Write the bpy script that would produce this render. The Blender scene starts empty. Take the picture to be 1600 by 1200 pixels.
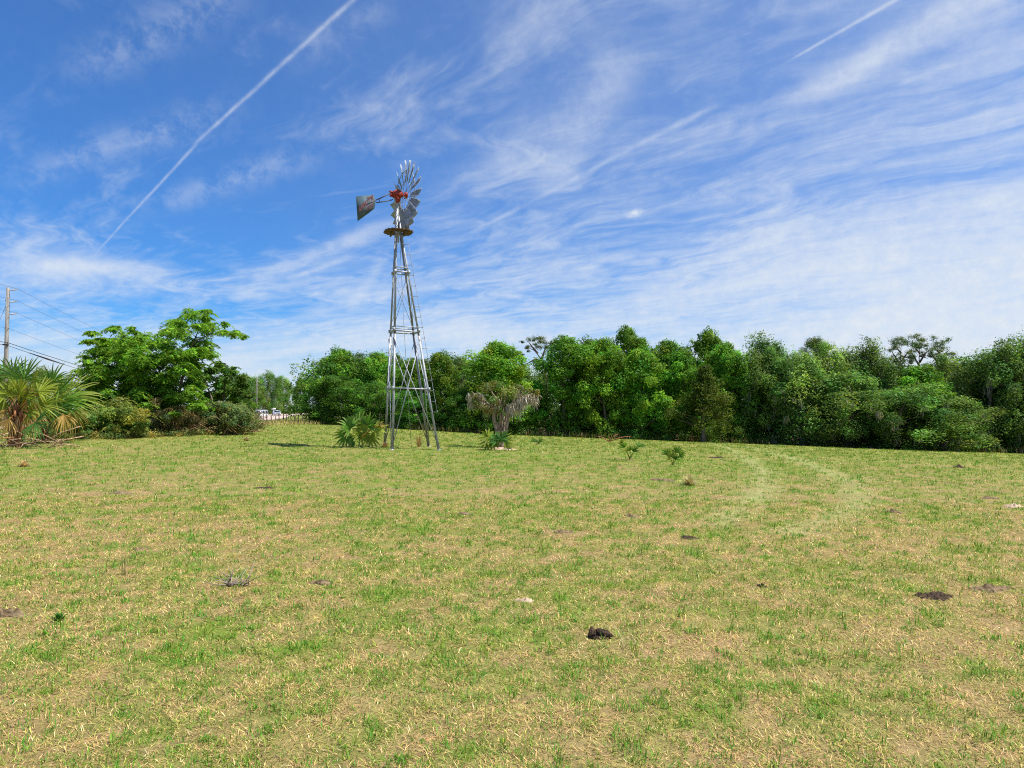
import bpy, math, random
import numpy as np
from mathutils import Vector, Matrix, noise as mnoise

PI = math.pi
rs = np.random.RandomState(7)
random.seed(7)
scene = bpy.context.scene
COL = scene.collection

# ------------------------------------------------------------------ camera
F = 1080.0                       # focal length in photograph pixels (1600 wide)
CAM = np.array([0.0, 0.0, 1.8])
PITCH = math.atan(40 / F)
fw = np.array([0, math.cos(PITCH), math.sin(PITCH)])
upv = np.array([0, -math.sin(PITCH), math.cos(PITCH)])
rt = np.array([1.0, 0, 0])
cam_d = bpy.data.cameras.new('camera')
cam_d.sensor_width = 36
cam_d.lens = 36 * F / 1600
cam_d.clip_end = 5000
cam_d.clip_start = 0.05
cam = bpy.data.objects.new('camera', cam_d)
COL.objects.link(cam)
cam.location = CAM
cam.rotation_euler = (PI / 2 + PITCH, 0, 0)
scene.camera = cam


def ray(u, v):
    d = fw + rt * (u - 800) / F + upv * (600 - v) / F
    return d / np.linalg.norm(d)


def P(u, v, Y):
    d = ray(u, v)
    return CAM + d * (Y / d[1])


def px(Y):
    return Y / F                 # metres per photograph pixel at depth Y


# ------------------------------------------------------------------ noise
def _hash(ix, iy, seed):
    h = (ix.astype(np.int64) * 374761393 + iy.astype(np.int64) * 668265263 + seed * 2147483647 // 7) & 0xFFFFFFFF
    h = ((h ^ (h >> 13)) * 1274126177) & 0xFFFFFFFF
    return ((h ^ (h >> 16)) & 0xFFFFFF) / float(0xFFFFFF)


def vnoise(x, y, seed=0):
    x = np.asarray(x, float); y = np.asarray(y, float)
    ix = np.floor(x); iy = np.floor(y)
    fx = x - ix; fy = y - iy
    fx = fx * fx * (3 - 2 * fx); fy = fy * fy * (3 - 2 * fy)
    a = _hash(ix, iy, seed); b = _hash(ix + 1, iy, seed)
    c = _hash(ix, iy + 1, seed); d = _hash(ix + 1, iy + 1, seed)
    return (a * (1 - fx) + b * fx) * (1 - fy) + (c * (1 - fx) + d * fx) * fy


def fbm(x, y, seed=0, o=4):
    s = 0; a = .5; t = 0
    for k in range(o):
        s = s + a * vnoise(x * 2 ** k + 17.3 * k, y * 2 ** k - 9.1 * k, seed + k); t += a; a *= .5
    return s / t


def sstep(a, b, x):
    t = np.clip((x - a) / (b - a), 0, 1)
    return t * t * (3 - 2 * t)


# ------------------------------------------------------------------ terrain
TX = np.array([-80, -40, -16, -4, 4, 20, 45, 90.])
TY = np.array([-40, 0, 4, 12, 25, 40, 60, 85, 145, 220, 420.])
TZ = np.array([
    [.2, .1, 0, 0, 0, -.1, -.3, -.5],
    [.2, .1, .05, 0, 0, -.05, -.2, -.5],
    [.2, .2, .08, 0, 0, -.05, -.2, -.5],
    [.5, .4, .25, .15, .10, -.05, -.3, -.8],
    [.7, .7, .62, .48, .26, -.25, -.8, -1.5],
    [.6, .75, .75, .40, .05, -.6, -1.5, -2.5],
    [.2, .30, .55, -.25, -.55, -1.12, -2.03, -3],
    [-.1, 0, .05, -.8, -1.1, -1.6, -2.6, -3.5],
    [-.25, -.25, -.3, -1, -1.3, -1.8, -2.6, -3.5],
    [.2, .2, -.2, -1, -1.5, -2, -2.6, -3.5],
    [1, 1, .5, 0, -.5, -1, -2, -3.0]])
GX = np.arange(-90, 91, 1.0); GY = np.arange(-40, 421, 1.0)


def _interp2(x, y):
    i = np.clip(np.searchsorted(TX, x, side='right') - 1, 0, len(TX) - 2)
    j = np.clip(np.searchsorted(TY, y, side='right') - 1, 0, len(TY) - 2)
    fx = np.clip((x - TX[i]) / (TX[i + 1] - TX[i]), 0, 1); fy = np.clip((y - TY[j]) / (TY[j + 1] - TY[j]), 0, 1)
    return (TZ[j, i] * (1 - fx) + TZ[j, i + 1] * fx) * (1 - fy) + (TZ[j + 1, i] * (1 - fx) + TZ[j + 1, i + 1] * fx) * fy


_gx, _gy = np.meshgrid(GX, GY)
GZ = _interp2(_gx, _gy)


def _blur(a, k, ax):
    n = a.shape[ax]; out = np.zeros_like(a)
    for d in range(-k, k + 1):
        out += np.take(a, np.clip(np.arange(n) + d, 0, n - 1), axis=ax)
    return out / (2 * k + 1)


for _ in range(2):
    GZ = _blur(_blur(GZ, 3, 1), 2, 0)


def gz(x, y):
    x = np.asarray(x, float); y = np.asarray(y, float)
    cx = np.clip(x, -90, 89.999) + 90; cy = np.clip(y, -40, 419.999) + 40
    i = np.floor(cx).astype(int); j = np.floor(cy).astype(int); fx = cx - i; fy = cy - j
    z = (GZ[j, i] * (1 - fx) + GZ[j, i + 1] * fx) * (1 - fy) + (GZ[j + 1, i] * (1 - fx) + GZ[j + 1, i + 1] * fx) * fy
    return z + .05 * (vnoise(x * .9, y * .9, 3) - .5) + .035 * (vnoise(x * 2.7, y * 2.7, 5) - .5) - .01


def G(u, v):
    """point on the ground seen at photograph pixel (u, v)"""
    d = ray(u, v); t = 1.0; prev = t
    while t < 400:
        p = CAM + d * t
        if p[2] < gz(p[0], p[1]):
            lo, hi = prev, t
            for _ in range(30):
                m = (lo + hi) / 2; q = CAM + d * m
                if q[2] < gz(q[0], q[1]): hi = m
                else: lo = m
            return CAM + d * hi
        prev = t; t *= 1.01
    return CAM + d * 400


# field edge: where the mown field ends and the wood floor begins
EDGE_U = np.array([300, 480, 560, 640, 800, 1150, 1400, 1590, 1800])
EDGE_Y = np.array([70, 70, 64, 62, 60, 60, 60, 60, 60])


def edge_y(x):
    u = 800 + F * np.asarray(x, float) / 61.0
    return np.interp(u, EDGE_U, EDGE_Y) + 1.2 * (vnoise(np.asarray(x) * .35, np.asarray(x) * 0 + 3, 9) - .5)


# ------------------------------------------------------------------ mesh builder
class MB:
    def __init__(self):
        self.v = []; self.f = []; self.c = []; self.n = 0

    def add(self, verts, faces, col=None):
        verts = np.asarray(verts, float).reshape(-1, 3)
        if isinstance(faces, np.ndarray): faces = [faces]
        groups = {}
        for f in faces:
            a = np.asarray(f)
            if a.ndim == 1: groups.setdefault(len(a), []).append(a[None])
            else: groups.setdefault(a.shape[1], []).append(a)
        for k, g in groups.items():
            self.f.append(np.concatenate(g) + self.n)
        self.v.append(verts)
        if col is None: col = (1, 1, 1)
        col = np.asarray(col, float)
        if col.ndim == 1: col = np.tile(col, (len(verts), 1))
        self.c.append(col)
        self.n += len(verts)
        return self

    def build(self, name, mat, parent=None, smooth=False, color=True):
        me = bpy.data.meshes.new(name)
        v = np.concatenate(self.v).astype(np.float32)
        me.vertices.add(len(v)); me.vertices.foreach_set('co', v.ravel())
        tot = np.concatenate([np.full(len(f), f.shape[1]) for f in self.f]).astype(np.int32)
        idx = np.concatenate([f.ravel() for f in self.f]).astype(np.int32)
        st = np.concatenate([[0], np.cumsum(tot)[:-1]]).astype(np.int32)
        me.loops.add(len(idx)); me.loops.foreach_set('vertex_index', idx)
        me.polygons.add(len(tot)); me.polygons.foreach_set('loop_start', st)
        if smooth: me.polygons.foreach_set('use_smooth', np.ones(len(tot), bool))
        if color:
            at = me.attributes.new('tint', 'FLOAT_COLOR', 'POINT')
            c = np.concatenate(self.c); c4 = np.ones((len(c), 4), np.float32); c4[:, :3] = c
            at.data.foreach_set('color', c4.ravel())
        me.update(calc_edges=True)
        me.materials.append(mat)
        o = bpy.data.objects.new(name, me); COL.objects.link(o)
        if parent is not None: o.parent = parent
        return o

    # shapes -----------------------------------------------------------
    def tube(self, pts, rad, sides=6, col=None, cap=True):
        pts = np.asarray(pts, float); n = len(pts)
        rad = np.broadcast_to(np.asarray(rad, float), (n,))
        tang = np.gradient(pts, axis=0); tang /= np.linalg.norm(tang, axis=1)[:, None] + 1e-9
        ref = np.array([0, 0, 1.]) if abs(tang[0][2]) < .9 else np.array([1., 0, 0])
        V = []
        s = None
        for i in range(n):
            if s is None: s = np.cross(ref, tang[i])
            else: s = s - tang[i] * np.dot(s, tang[i])
            s /= np.linalg.norm(s) + 1e-9
            w = np.cross(tang[i], s)
            a = np.arange(sides) * 2 * PI / sides
            V.append(pts[i] + rad[i] * (np.cos(a)[:, None] * s + np.sin(a)[:, None] * w))
        V = np.concatenate(V)
        Q = []
        for i in range(n - 1):
            for k in range(sides):
                k2 = (k + 1) % sides
                Q.append([i * sides + k, i * sides + k2, (i + 1) * sides + k2, (i + 1) * sides + k])
        fs = [np.array(Q)]
        if cap:
            fs.append(np.arange(sides)[::-1]); fs.append(np.arange(sides) + (n - 1) * sides)
        return self.add(V, fs, col)

    def box(self, c, size, R=None, col=None):
        x, y, z = np.asarray(size, float) / 2
        V = np.array([[-x, -y, -z], [x, -y, -z], [x, y, -z], [-x, y, -z], [-x, -y, z], [x, -y, z], [x, y, z], [-x, y, z]])
        if R is not None: V = V @ np.asarray(R).T
        Fq = np.array([[0, 3, 2, 1], [4, 5, 6, 7], [0, 1, 5, 4], [1, 2, 6, 5], [2, 3, 7, 6], [3, 0, 4, 7]])
        return self.add(V + np.asarray(c, float), Fq, col)

    def beam(self, a, b, w, h=None, ref=(0, 0, 1), col=None):
        """rectangular bar from a to b"""
        a = np.asarray(a, float); b = np.asarray(b, float); h = h or w
        d = b - a; L = np.linalg.norm(d); d /= L
        s = np.cross(d, ref)
        if np.linalg.norm(s) < 1e-3: s = np.cross(d, (1, 0, 0))
        s /= np.linalg.norm(s); t = np.cross(s, d)
        return self.box((a + b) / 2, (L, w, h), np.stack([d, s, t], 1), col)

    def angle_iron(self, a, b, w, th, out1, out2, col=None):
        """L section from a to b with flanges towards out1 and out2"""
        a = np.asarray(a, float); b = np.asarray(b, float)
        d = (b - a) / np.linalg.norm(b - a)
        o1 = np.asarray(out1, float); o1 = o1 - d * np.dot(o1, d); o1 /= np.linalg.norm(o1)
        o2 = np.asarray(out2, float); o2 = o2 - d * np.dot(o2, d); o2 -= o1 * np.dot(o1, o2); o2 /= np.linalg.norm(o2)
        prof = [(0, 0), (w, 0), (w, th), (th, th), (th, w), (0, w)]
        V = [p + o1 * x + o2 * y for p in (a, b) for x, y in prof]
        fs = [np.array([[i, (i + 1) % 6, 6 + (i + 1) % 6, 6 + i] for i in range(6)]),
              np.array([[0, 1, 2, 3], [0, 3, 4, 5]])[:, ::-1], np.array([[6, 7, 8, 9], [6, 9, 10, 11]])]
        return self.add(V, fs, col)

    def prism(self, poly, org, ex, ey, ez, th, col=None):
        """polygon (x, y pairs) in the frame ex, ey extruded th along ez, centred"""
        poly = np.asarray(poly, float); n = len(poly)
        ex, ey, ez = [np.asarray(q, float) for q in (ex, ey, ez)]
        base = np.asarray(org, float) + poly[:, :1] * ex + poly[:, 1:] * ey
        V = np.concatenate([base - ez * th / 2, base + ez * th / 2])
        fs = [np.arange(n)[::-1], np.arange(n) + n, np.array([[i, (i + 1) % n, n + (i + 1) % n, n + i] for i in range(n)])]
        return self.add(V, fs, col)


def rand_unit(n, r):
    a = r.normal(size=(n, 3)); return a / (np.linalg.norm(a, axis=1)[:, None] + 1e-9)


def leaf_quads(mb, C, N, ln, wd, col, r, axis=None):
    """kite shaped leaves at C with normals N"""
    n = len(C)
    A = rand_unit(n, r) if axis is None else axis + .5 * rand_unit(n, r)
    A = A - N * np.sum(A * N, 1)[:, None]; A /= np.linalg.norm(A, axis=1)[:, None] + 1e-9
    B = np.cross(N, A)
    ln = np.broadcast_to(ln, (n,))[:, None]; wd = np.broadcast_to(wd, (n,))[:, None]
    V = np.stack([C - A * ln * .5, C + B * wd * .5 + A * ln * .05, C + A * ln * .5, C - B * wd * .5 + A * ln * .05], 1).reshape(-1, 3)
    Q = np.arange(4 * n).reshape(-1, 4)
    mb.add(V, Q, np.repeat(col, 4, axis=0))


def clump_leaves(mb, cen, rad, n, leaf, base, r, var=.16, lvar=.2, yel=.3, outer=.5, upb=.35, asp=.55, droop=0.0):
    """leaf clumps: cen (m,3), rad (m,3), n leaves per clump"""
    m = len(cen)
    k = np.repeat(np.arange(m), n)
    D = rand_unit(len(k), r)
    rr = r.uniform(outer, 1.0, len(k)) ** .8
    lump = 1 + .22 * np.sin(D[:, 0] * 5 + k) * np.sin(D[:, 1] * 5 + 2 * k) + .15 * np.sin(D[:, 2] * 9 + 3 * k)
    C = cen[k] + D * rad[k] * (rr * lump)[:, None]
    N = D * .85 + np.array([0, 0, upb]) + rand_unit(len(k), r) * .62
    N /= np.linalg.norm(N, axis=1)[:, None]
    base = np.asarray(base, float)
    cl = np.exp(r.normal(0, var, m))[k] * np.exp(r.normal(0, lvar, len(k)))
    col = base[None] * cl[:, None]
    y = np.clip(r.normal(0, yel, m), -.5, 1)[k] + r.normal(0, yel * .6, len(k))
    col[:, 0] *= np.clip(1 + y * .8, .5, 2.4); col[:, 1] *= np.clip(1 + y * .18, .7, 1.4)
    ax = None
    if droop: ax = np.tile(np.array([0, 0, -1.]), (len(k), 1)) * droop
    leaf_quads(mb, C, N, leaf * r.uniform(.7, 1.4, len(k)), leaf * asp * r.uniform(.7, 1.3, len(k)), col, r, ax)


# ------------------------------------------------------------------ materials
def new_mat(name):
    m = bpy.data.materials.new(name); m.use_nodes = True
    nt = m.node_tree; nt.nodes.clear()
    return m, nt


def N(nt, t, **kw):
    n = nt.nodes.new(t)
    for k, v in kw.items():
        if k.startswith('i_'):
            key = k[2:]; n.inputs[int(key) if key.isdigit() else key.replace('_', ' ')].default_value = v
        else: setattr(n, k, v)
    return n


def leaf_mat(name, trans=.35, rough=.5, spec=.25, rnd=.12):
    m, nt = new_mat(name); L = nt.links.new
    at = N(nt, 'ShaderNodeAttribute', attribute_name='tint')
    oi = N(nt, 'ShaderNodeObjectInfo')
    mr = N(nt, 'ShaderNodeMapRange', i_3=1 - rnd, i_4=1 + rnd)
    L(oi.outputs['Random'], mr.inputs[0])
    mul = N(nt, 'ShaderNodeVectorMath', operation='SCALE')
    L(at.outputs['Color'], mul.inputs[0]); L(mr.outputs[0], mul.inputs['Scale'])
    if rnd:
        hsv = N(nt, 'ShaderNodeHueSaturation'); m7 = N(nt, 'ShaderNodeMath', operation='MULTIPLY'); m7.inputs[1].default_value = 7.13
        fr = N(nt, 'ShaderNodeMath', operation='FRACT'); L(oi.outputs['Random'], m7.inputs[0]); L(m7.outputs[0], fr.inputs[0])
        mh = N(nt, 'ShaderNodeMapRange', i_3=.5 - rnd * .07, i_4=.5 + rnd * .035); L(fr.outputs[0], mh.inputs[0]); L(mh.outputs[0], hsv.inputs['Hue']); L(mul.outputs[0], hsv.inputs['Color'])
        mul = hsv
    b = N(nt, 'ShaderNodeBsdfPrincipled'); b.inputs['Roughness'].default_value = rough
    b.inputs['Specular IOR Level'].default_value = spec
    tr = N(nt, 'ShaderNodeBsdfTranslucent')
    tc = N(nt, 'ShaderNodeMix', data_type='RGBA', blend_type='MULTIPLY'); tc.inputs[0].default_value = 1
    tc.inputs[7].default_value = (1.35, 1.25, .6, 1)
    L(mul.outputs[0], tc.inputs[6]); L(mul.outputs[0], b.inputs['Base Color']); L(tc.outputs[2], tr.inputs[0])
    mx = N(nt, 'ShaderNodeMixShader'); mx.inputs[0].default_value = trans
    L(b.outputs[0], mx.inputs[1]); L(tr.outputs[0], mx.inputs[2])
    o = N(nt, 'ShaderNodeOutputMaterial'); L(mx.outputs[0], o.inputs[0])
    return m


def rough_mat(name, c1, c2, scale=6, rough=.8, metal=0, bump=.3, stretch=(1, 1, 1), detail=6, spec=.3, tint=False, lo=.35, hi=.65):
    m, nt = new_mat(name); L = nt.links.new
    tc = N(nt, 'ShaderNodeTexCoord'); mp = N(nt, 'ShaderNodeMapping'); mp.inputs['Scale'].default_value = stretch
    L(tc.outputs['Object'], mp.inputs[0])
    nz = N(nt, 'ShaderNodeTexNoise'); nz.inputs['Scale'].default_value = scale; nz.inputs['Detail'].default_value = detail
    L(mp.outputs[0], nz.inputs[0])
    mr = N(nt, 'ShaderNodeMapRange', i_1=lo, i_2=hi); L(nz.outputs[0], mr.inputs[0])
    mx = N(nt, 'ShaderNodeMix', data_type='RGBA'); mx.inputs[6].default_value = (*c1, 1); mx.inputs[7].default_value = (*c2, 1)
    L(mr.outputs[0], mx.inputs[0])
    b = N(nt, 'ShaderNodeBsdfPrincipled'); b.inputs['Roughness'].default_value = rough; b.inputs['Metallic'].default_value = metal
    b.inputs['Specular IOR Level'].default_value = spec
    src = mx.outputs[2]
    if tint:
        at = N(nt, 'ShaderNodeAttribute', attribute_name='tint')
        m2 = N(nt, 'ShaderNodeMix', data_type='RGBA', blend_type='MULTIPLY'); m2.inputs[0].default_value = 1
        L(src, m2.inputs[6]); L(at.outputs['Color'], m2.inputs[7]); src = m2.outputs[2]
    L(src, b.inputs['Base Color'])
    bp = N(nt, 'ShaderNodeBump'); bp.inputs['Strength'].default_value = bump; bp.inputs['Distance'].default_value = .02
    L(nz.outputs[0], bp.inputs['Height']); L(bp.outputs[0], b.inputs['Normal'])
    o = N(nt, 'ShaderNodeOutputMaterial'); L(b.outputs[0], o.inputs[0])
    return m


def plain_mat(name, c, rough=.4, metal=0, coat=0, spec=.5):
    m, nt = new_mat(name)
    b = N(nt, 'ShaderNodeBsdfPrincipled'); b.inputs['Base Color'].default_value = (*c, 1)
    b.inputs['Roughness'].default_value = rough; b.inputs['Metallic'].default_value = metal
    b.inputs['Coat Weight'].default_value = coat; b.inputs['Specular IOR Level'].default_value = spec
    nz = N(nt, 'ShaderNodeTexNoise'); nz.inputs['Scale'].default_value = 5
    tc = N(nt, 'ShaderNodeTexCoord'); nt.links.new(tc.outputs['Object'], nz.inputs[0])
    mr = N(nt, 'ShaderNodeMapRange', i_3=max(rough - .06, 0), i_4=rough + .06); nt.links.new(nz.outputs[0], mr.inputs[0])
    nt.links.new(mr.outputs[0], b.inputs['Roughness'])
    o = N(nt, 'ShaderNodeOutputMaterial'); nt.links.new(b.outputs[0], o.inputs[0])
    return m


M = {}
M['leaf'] = leaf_mat('leaf', trans=.42, rough=.6, spec=.15, rnd=.24)
M['grass'] = leaf_mat('grass_blades', trans=.3, rough=.55, spec=.2, rnd=0)
M['straw'] = leaf_mat('straw', trans=.2, rough=.6, spec=.2, rnd=0)
M['frond'] = leaf_mat('frond', trans=.42, rough=.5, spec=.22, rnd=.04)
M['moss'] = leaf_mat('moss', trans=.25, rough=.9, spec=.05, rnd=.05)
M['bark'] = rough_mat('bark', (.10, .075, .055), (.24, .20, .16), 14, .9, stretch=(1, 1, .25), bump=.8)
M['pinebark'] = rough_mat('pine_bark', (.11, .07, .05), (.27, .19, .14), 9, .9, stretch=(1, 1, .4), bump=.8)
M['palmbark'] = rough_mat('palm_bark', (.10, .055, .03), (.34, .20, .11), 18, .9, stretch=(1, 1, .5), bump=.8, tint=True)
M['galv'] = rough_mat('galvanised_steel', (.25, .265, .285), (.43, .445, .47), 9, .55, .25, bump=.03, stretch=(1, 1, .4), spec=.4)
M['galv_blade'] = rough_mat('galvanised_sheet', (.24, .265, .29), (.40, .43, .46), 5, .55, .35, bump=.0, spec=.4)
M['vane'] = rough_mat('weathered_vane_sheet', (.06, .10, .125), (.10, .15, .18), 5, .8, .0, bump=.03, spec=.2)
M['redpaint'] = rough_mat('red_paint', (.24, .022, .016), (.36, .05, .03), 8, .6, 0, bump=.08, spec=.4)
M['redletter'] = rough_mat('faded_red_letters', (.24, .045, .05), (.20, .08, .085), 9, .7, 0, bump=0)
M['wood_deck'] = rough_mat('deck_wood', (.08, .048, .03), (.17, .105, .065), 12, .85, stretch=(.3, 3, 1), bump=.4)
M['deadpalm'] = rough_mat('dead_palm_trunk', (.15, .105, .07), (.38, .29, .21), 16, .9, stretch=(1, 1, .4), bump=.8, tint=True)
M['polewood'] = rough_mat('pole_wood', (.19, .175, .155), (.34, .315, .285), 12, .9, stretch=(1, 1, .1), bump=.4)
M['darkmetal'] = rough_mat('dark_metal', (.05, .05, .055), (.11, .11, .12), 8, .5, .5, bump=.05)
M['wire'] = plain_mat('wire', (.05, .05, .06), .5, .3)
M['cable'] = plain_mat('cable', (.015, .015, .018), .6)
M['insul'] = plain_mat('insulator', (.45, .46, .47), .3)
M['dung'] = rough_mat('dung', (.022, .015, .010), (.11, .075, .05), 60, .95, bump=.9, spec=.1)
M['dungdry'] = rough_mat('dry_dung', (.075, .05, .028), (.26, .185, .105), 22, .95, bump=.9, spec=.1)
M['sand'] = rough_mat('sand', (.36, .25, .16), (.52, .39, .27), 12, .95, bump=.5)
M['rustpost'] = rough_mat('fence_post', (.09, .06, .05), (.2, .15, .13), 12, .8, 0, bump=.2)
M['white'] = plain_mat('white_paint', (.78, .79, .80), .25, 0, .6)
M['silver'] = plain_mat('silver_blue_paint', (.55, .60, .68), .28, .3, .6)
M['glass'] = plain_mat('car_glass', (.02, .025, .03), .08, 0, 0, .8)
M['rubber'] = plain_mat('tyre_rubber', (.02, .02, .02), .8)
M['rim'] = plain_mat('rim', (.5, .5, .52), .3, .9)
M['lamp'] = plain_mat('headlight', (.75, .76, .78), .1)
M['grille'] = plain_mat('grille', (.03, .03, .03), .5)
M['road'] = rough_mat('road_surface', (.46, .34, .27), (.56, .43, .35), .6, .9, bump=.05)
M['signwhite'] = plain_mat('sign_back', (.7, .72, .72), .4, .3)

# ground ------------------------------------------------------------
def ground_mat():
    m, nt = new_mat('ground'); L = nt.links.new
    at = N(nt, 'ShaderNodeAttribute', attribute_name='tint')
    tc = N(nt, 'ShaderNodeTexCoord')
    n1 = N(nt, 'ShaderNodeTexNoise'); n1.inputs['Scale'].default_value = 34; n1.inputs['Detail'].default_value = 5; n1.inputs['Roughness'].default_value = .75
    n2 = N(nt, 'ShaderNodeTexNoise'); n2.inputs['Scale'].default_value = 4.5; n2.inputs['Detail'].default_value = 8; n2.inputs['Roughness'].default_value = .75
    L(tc.outputs['Object'], n1.inputs[0]); L(tc.outputs['Object'], n2.inputs[0])
    a = N(nt, 'ShaderNodeMapRange', i_1=.3, i_2=.7, i_3=.55, i_4=1.35); L(n1.outputs[0], a.inputs[0])
    b2 = N(nt, 'ShaderNodeMapRange', i_1=.3, i_2=.7, i_3=.72, i_4=1.25); L(n2.outputs[0], b2.inputs[0])
    mu = N(nt, 'ShaderNodeMath', operation='MULTIPLY'); L(a.outputs[0], mu.inputs[0]); L(b2.outputs[0], mu.inputs[1])
    sc = N(nt, 'ShaderNodeVectorMath', operation='SCALE'); L(at.outputs['Color'], sc.inputs[0]); L(mu.outputs[0], sc.inputs['Scale'])
    # thatch against green at a fine scale
    b = N(nt, 'ShaderNodeBsdfPrincipled'); b.inputs['Roughness'].default_value = .95; b.inputs['Specular IOR Level'].default_value = .1
    L(sc.outputs[0], b.inputs['Base Color'])
    bp = N(nt, 'ShaderNodeBump'); bp.inputs['Strength'].default_value = .7; bp.inputs['Distance'].default_value = .03
    L(n1.outputs[0], bp.inputs['Height']); L(bp.outputs[0], b.inputs['Normal'])
    o = N(nt, 'ShaderNodeOutputMaterial'); L(b.outputs[0], o.inputs[0])
    return m


M['ground'] = ground_mat()


# ------------------------------------------------------------------ object helpers
def tag(o, label=None, cat=None, group=None, kind=None):
    if label: o['label'] = label
    if cat: o['category'] = cat
    if group: o['group'] = group
    if kind: o['kind'] = kind
    return o


def empty(name, loc=(0, 0, 0), rz=0):
    o = bpy.data.objects.new(name, None); COL.objects.link(o)
    o.location = loc; o.rotation_euler = (0, 0, rz); o.empty_display_size = .3
    return o


def copy_tree(o, parent=None):
    c = o.copy(); COL.objects.link(c)
    if parent is not None: c.parent = parent
    for ch in list(o.children): copy_tree(ch, c)
    return c


# ------------------------------------------------------------------ field pattern
TRK = []
for pts in ([(1105, 690), (1150, 705), (1185, 730), (1195, 760), (1170, 790), (1120, 815)],
            [(1165, 697), (1260, 722), (1330, 755), (1345, 785), (1300, 812), (1240, 830)]):
    TRK.append(np.array([G(*p)[:2] for p in pts]))


def track(x, y):
    x = np.asarray(x, float); y = np.asarray(y, float)
    d = np.full(x.shape, 99.)
    for T in TRK:
        for a, b in zip(T[:-1], T[1:]):
            ab = b - a; t = np.clip(((x - a[0]) * ab[0] + (y - a[1]) * ab[1]) / ab.dot(ab), 0, 1)
            d = np.minimum(d, np.hypot(x - a[0] - t * ab[0], y - a[1] - t * ab[1]))
    return np.exp(-(d / .32) ** 2) * (.45 + .55 * vnoise(x * 1.3, y * 1.3, 77))


def greenness(x, y):
    """0 = all straw, 1 = all green"""
    big = fbm(x * .13, y * .13, 21, 3); mid = fbm(x * .55, y * .55, 31, 4); sm = fbm(x * 3.6, y * 3.6, 41, 3); fi = vnoise(x * 10, y * 10, 51)
    g = .26 * big + .22 * mid + .55 * sm + .50 * fi - .265
    far = sstep(5, 26, np.asarray(y, float))
    return np.clip((g - .5) * 1.9 + .27 + .32 * far, 0, 1)


STRAW = np.array([.62, .43, .20]); GREEN = np.array([.19, .28, .032]); LITTER = np.array([.115, .062, .036])


def ground_color(x, y):
    g = greenness(x, y)[:, None]
    c = STRAW * .50 * (1 - g) + GREEN * .75 * g
    far = sstep(14, 45, y)[:, None]
    cf = np.array([.205, .208, .045]) * (1 - .45 * (g - .5)) * np.array([1, 1.0, 1])
    cf = cf * (1 - .55 * g) + np.array([.165, .23, .038]) * .55 * g
    c = c * (1 - far) + cf * far
    t = track(x, y)[:, None]
    c = c * (1 - t * .65) + np.array([.34, .355, .14]) * t * .65
    e = sstep(-1.5, 1.5, y - edge_y(x))
    w = sstep(-24, -20, x)                       # only the wood, not the roadside
    e = (e * w)[:, None]
    c = c * (1 - e) + LITTER * e
    return c


# ground sheet --------------------------------------------------------
ys = np.concatenate([[-400, -100, -40, -15], np.arange(-6, 30, .22), np.arange(30, 90, .5), np.arange(90, 320, 3), [340, 380, 420, 600, 1000, 2000]])
xs = np.concatenate([[-2000, -800, -300, -150, -100], np.arange(-80, -30, 2), np.arange(-30, -12, .5), np.arange(-12, 12, .25), np.arange(12, 55, .5), np.arange(55, 91, 3), [120, 200, 400, 900, 2000]])
X, Yg = np.meshgrid(xs, ys)
Z = gz(X.ravel(), Yg.ravel())
mb = MB()
nx, ny = len(xs), len(ys)
ii = (np.arange(ny - 1)[:, None] * nx + np.arange(nx - 1)[None]).ravel()
Q = np.stack([ii, ii + 1, ii + nx + 1, ii + nx], 1)
mb.add(np.stack([X.ravel(), Yg.ravel(), Z], 1), Q, ground_color(X.ravel(), Yg.ravel()))
tag(mb.build('ground', M['ground'], smooth=True), 'mown pasture ground of straw thatch and green grass sloping down to the wood', 'ground', kind='structure')


dungs = [
    ((1076, 841), .29, .20, .035, 'dung', 'round dark dung pat, alone in mid field', 'dung'),
    ((1460, 933), .40, .17, .05, 'dung', 'long dark dung pat, the biggest one, beside the crumbled dry one', 'dung'),
    ((1546, 922), .42, .20, .05, 'dungdry', 'crumbled dry brown dung pat behind the long dark one', 'dung'),
    ((14, 962), .30, .13, .055, 'dungdry', 'reddish brown dung clump at the left border of the picture', 'dung'),
    ((503, 912), .24, .17, .035, 'dungdry', 'grey brown dry dung pat near the bare dead twigs', 'dung'),
    ((988, 807), .26, .19, .03, 'dungdry', 'faded brown dung pat left of the round dark one', 'dung'),
    ((725, 803), .30, .16, .03, 'dungdry', 'thin brown dung streak in the green patch below the windmill', 'dung'),
    ((1498, 731), .42, .25, .09, 'dung', 'black dung lump far off near the right end of the wood', 'dung'),
    ((1583, 792), .33, .2, .05, 'sand', 'pale flat stone in the grass near the right border', 'stone'),
    ((1545, 779), .34, .22, .04, 'dungdry', 'brown dung patch just above the pale flat stone', 'dung'),
    ((1395, 801), .3, .2, .05, 'dungdry', 'grey brown dung pat beside the right wheel track', 'dung'),
    ((1037, 751), .60, .35, .05, 'dungdry', 'wide low dung patch below the pair of palmettos', 'dung'),
    ((190, 771), .50, .26, .035, 'dungdry', 'low tan dung patch in the left part of the field', 'dung'),
    ((415, 763), .55, .22, .03, 'dung', 'thin dark dung streak midway between palm and windmill', 'dung'),
    ((218, 859), .20, .14, .03, 'dungdry', 'small brown dung pat left of the dead twigs', 'dung'),
    ((880, 832), .26, .16, .03, 'dungdry', 'rusty brown dung patch left of the dark round one', 'dung'),
    ((1118, 716), .5, .3, .05, 'dung', 'small dark dung spot at the start of the wheel tracks', 'dung'),
    ((820, 939), .17, .10, .03, 'sand', 'pale dry leaf of bark lying in the straw', 'bark'),
    ((1190, 917), .09, .06, .03, 'dung', 'tiny dark dung crumb in the near straw', 'dung'),
]
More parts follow.
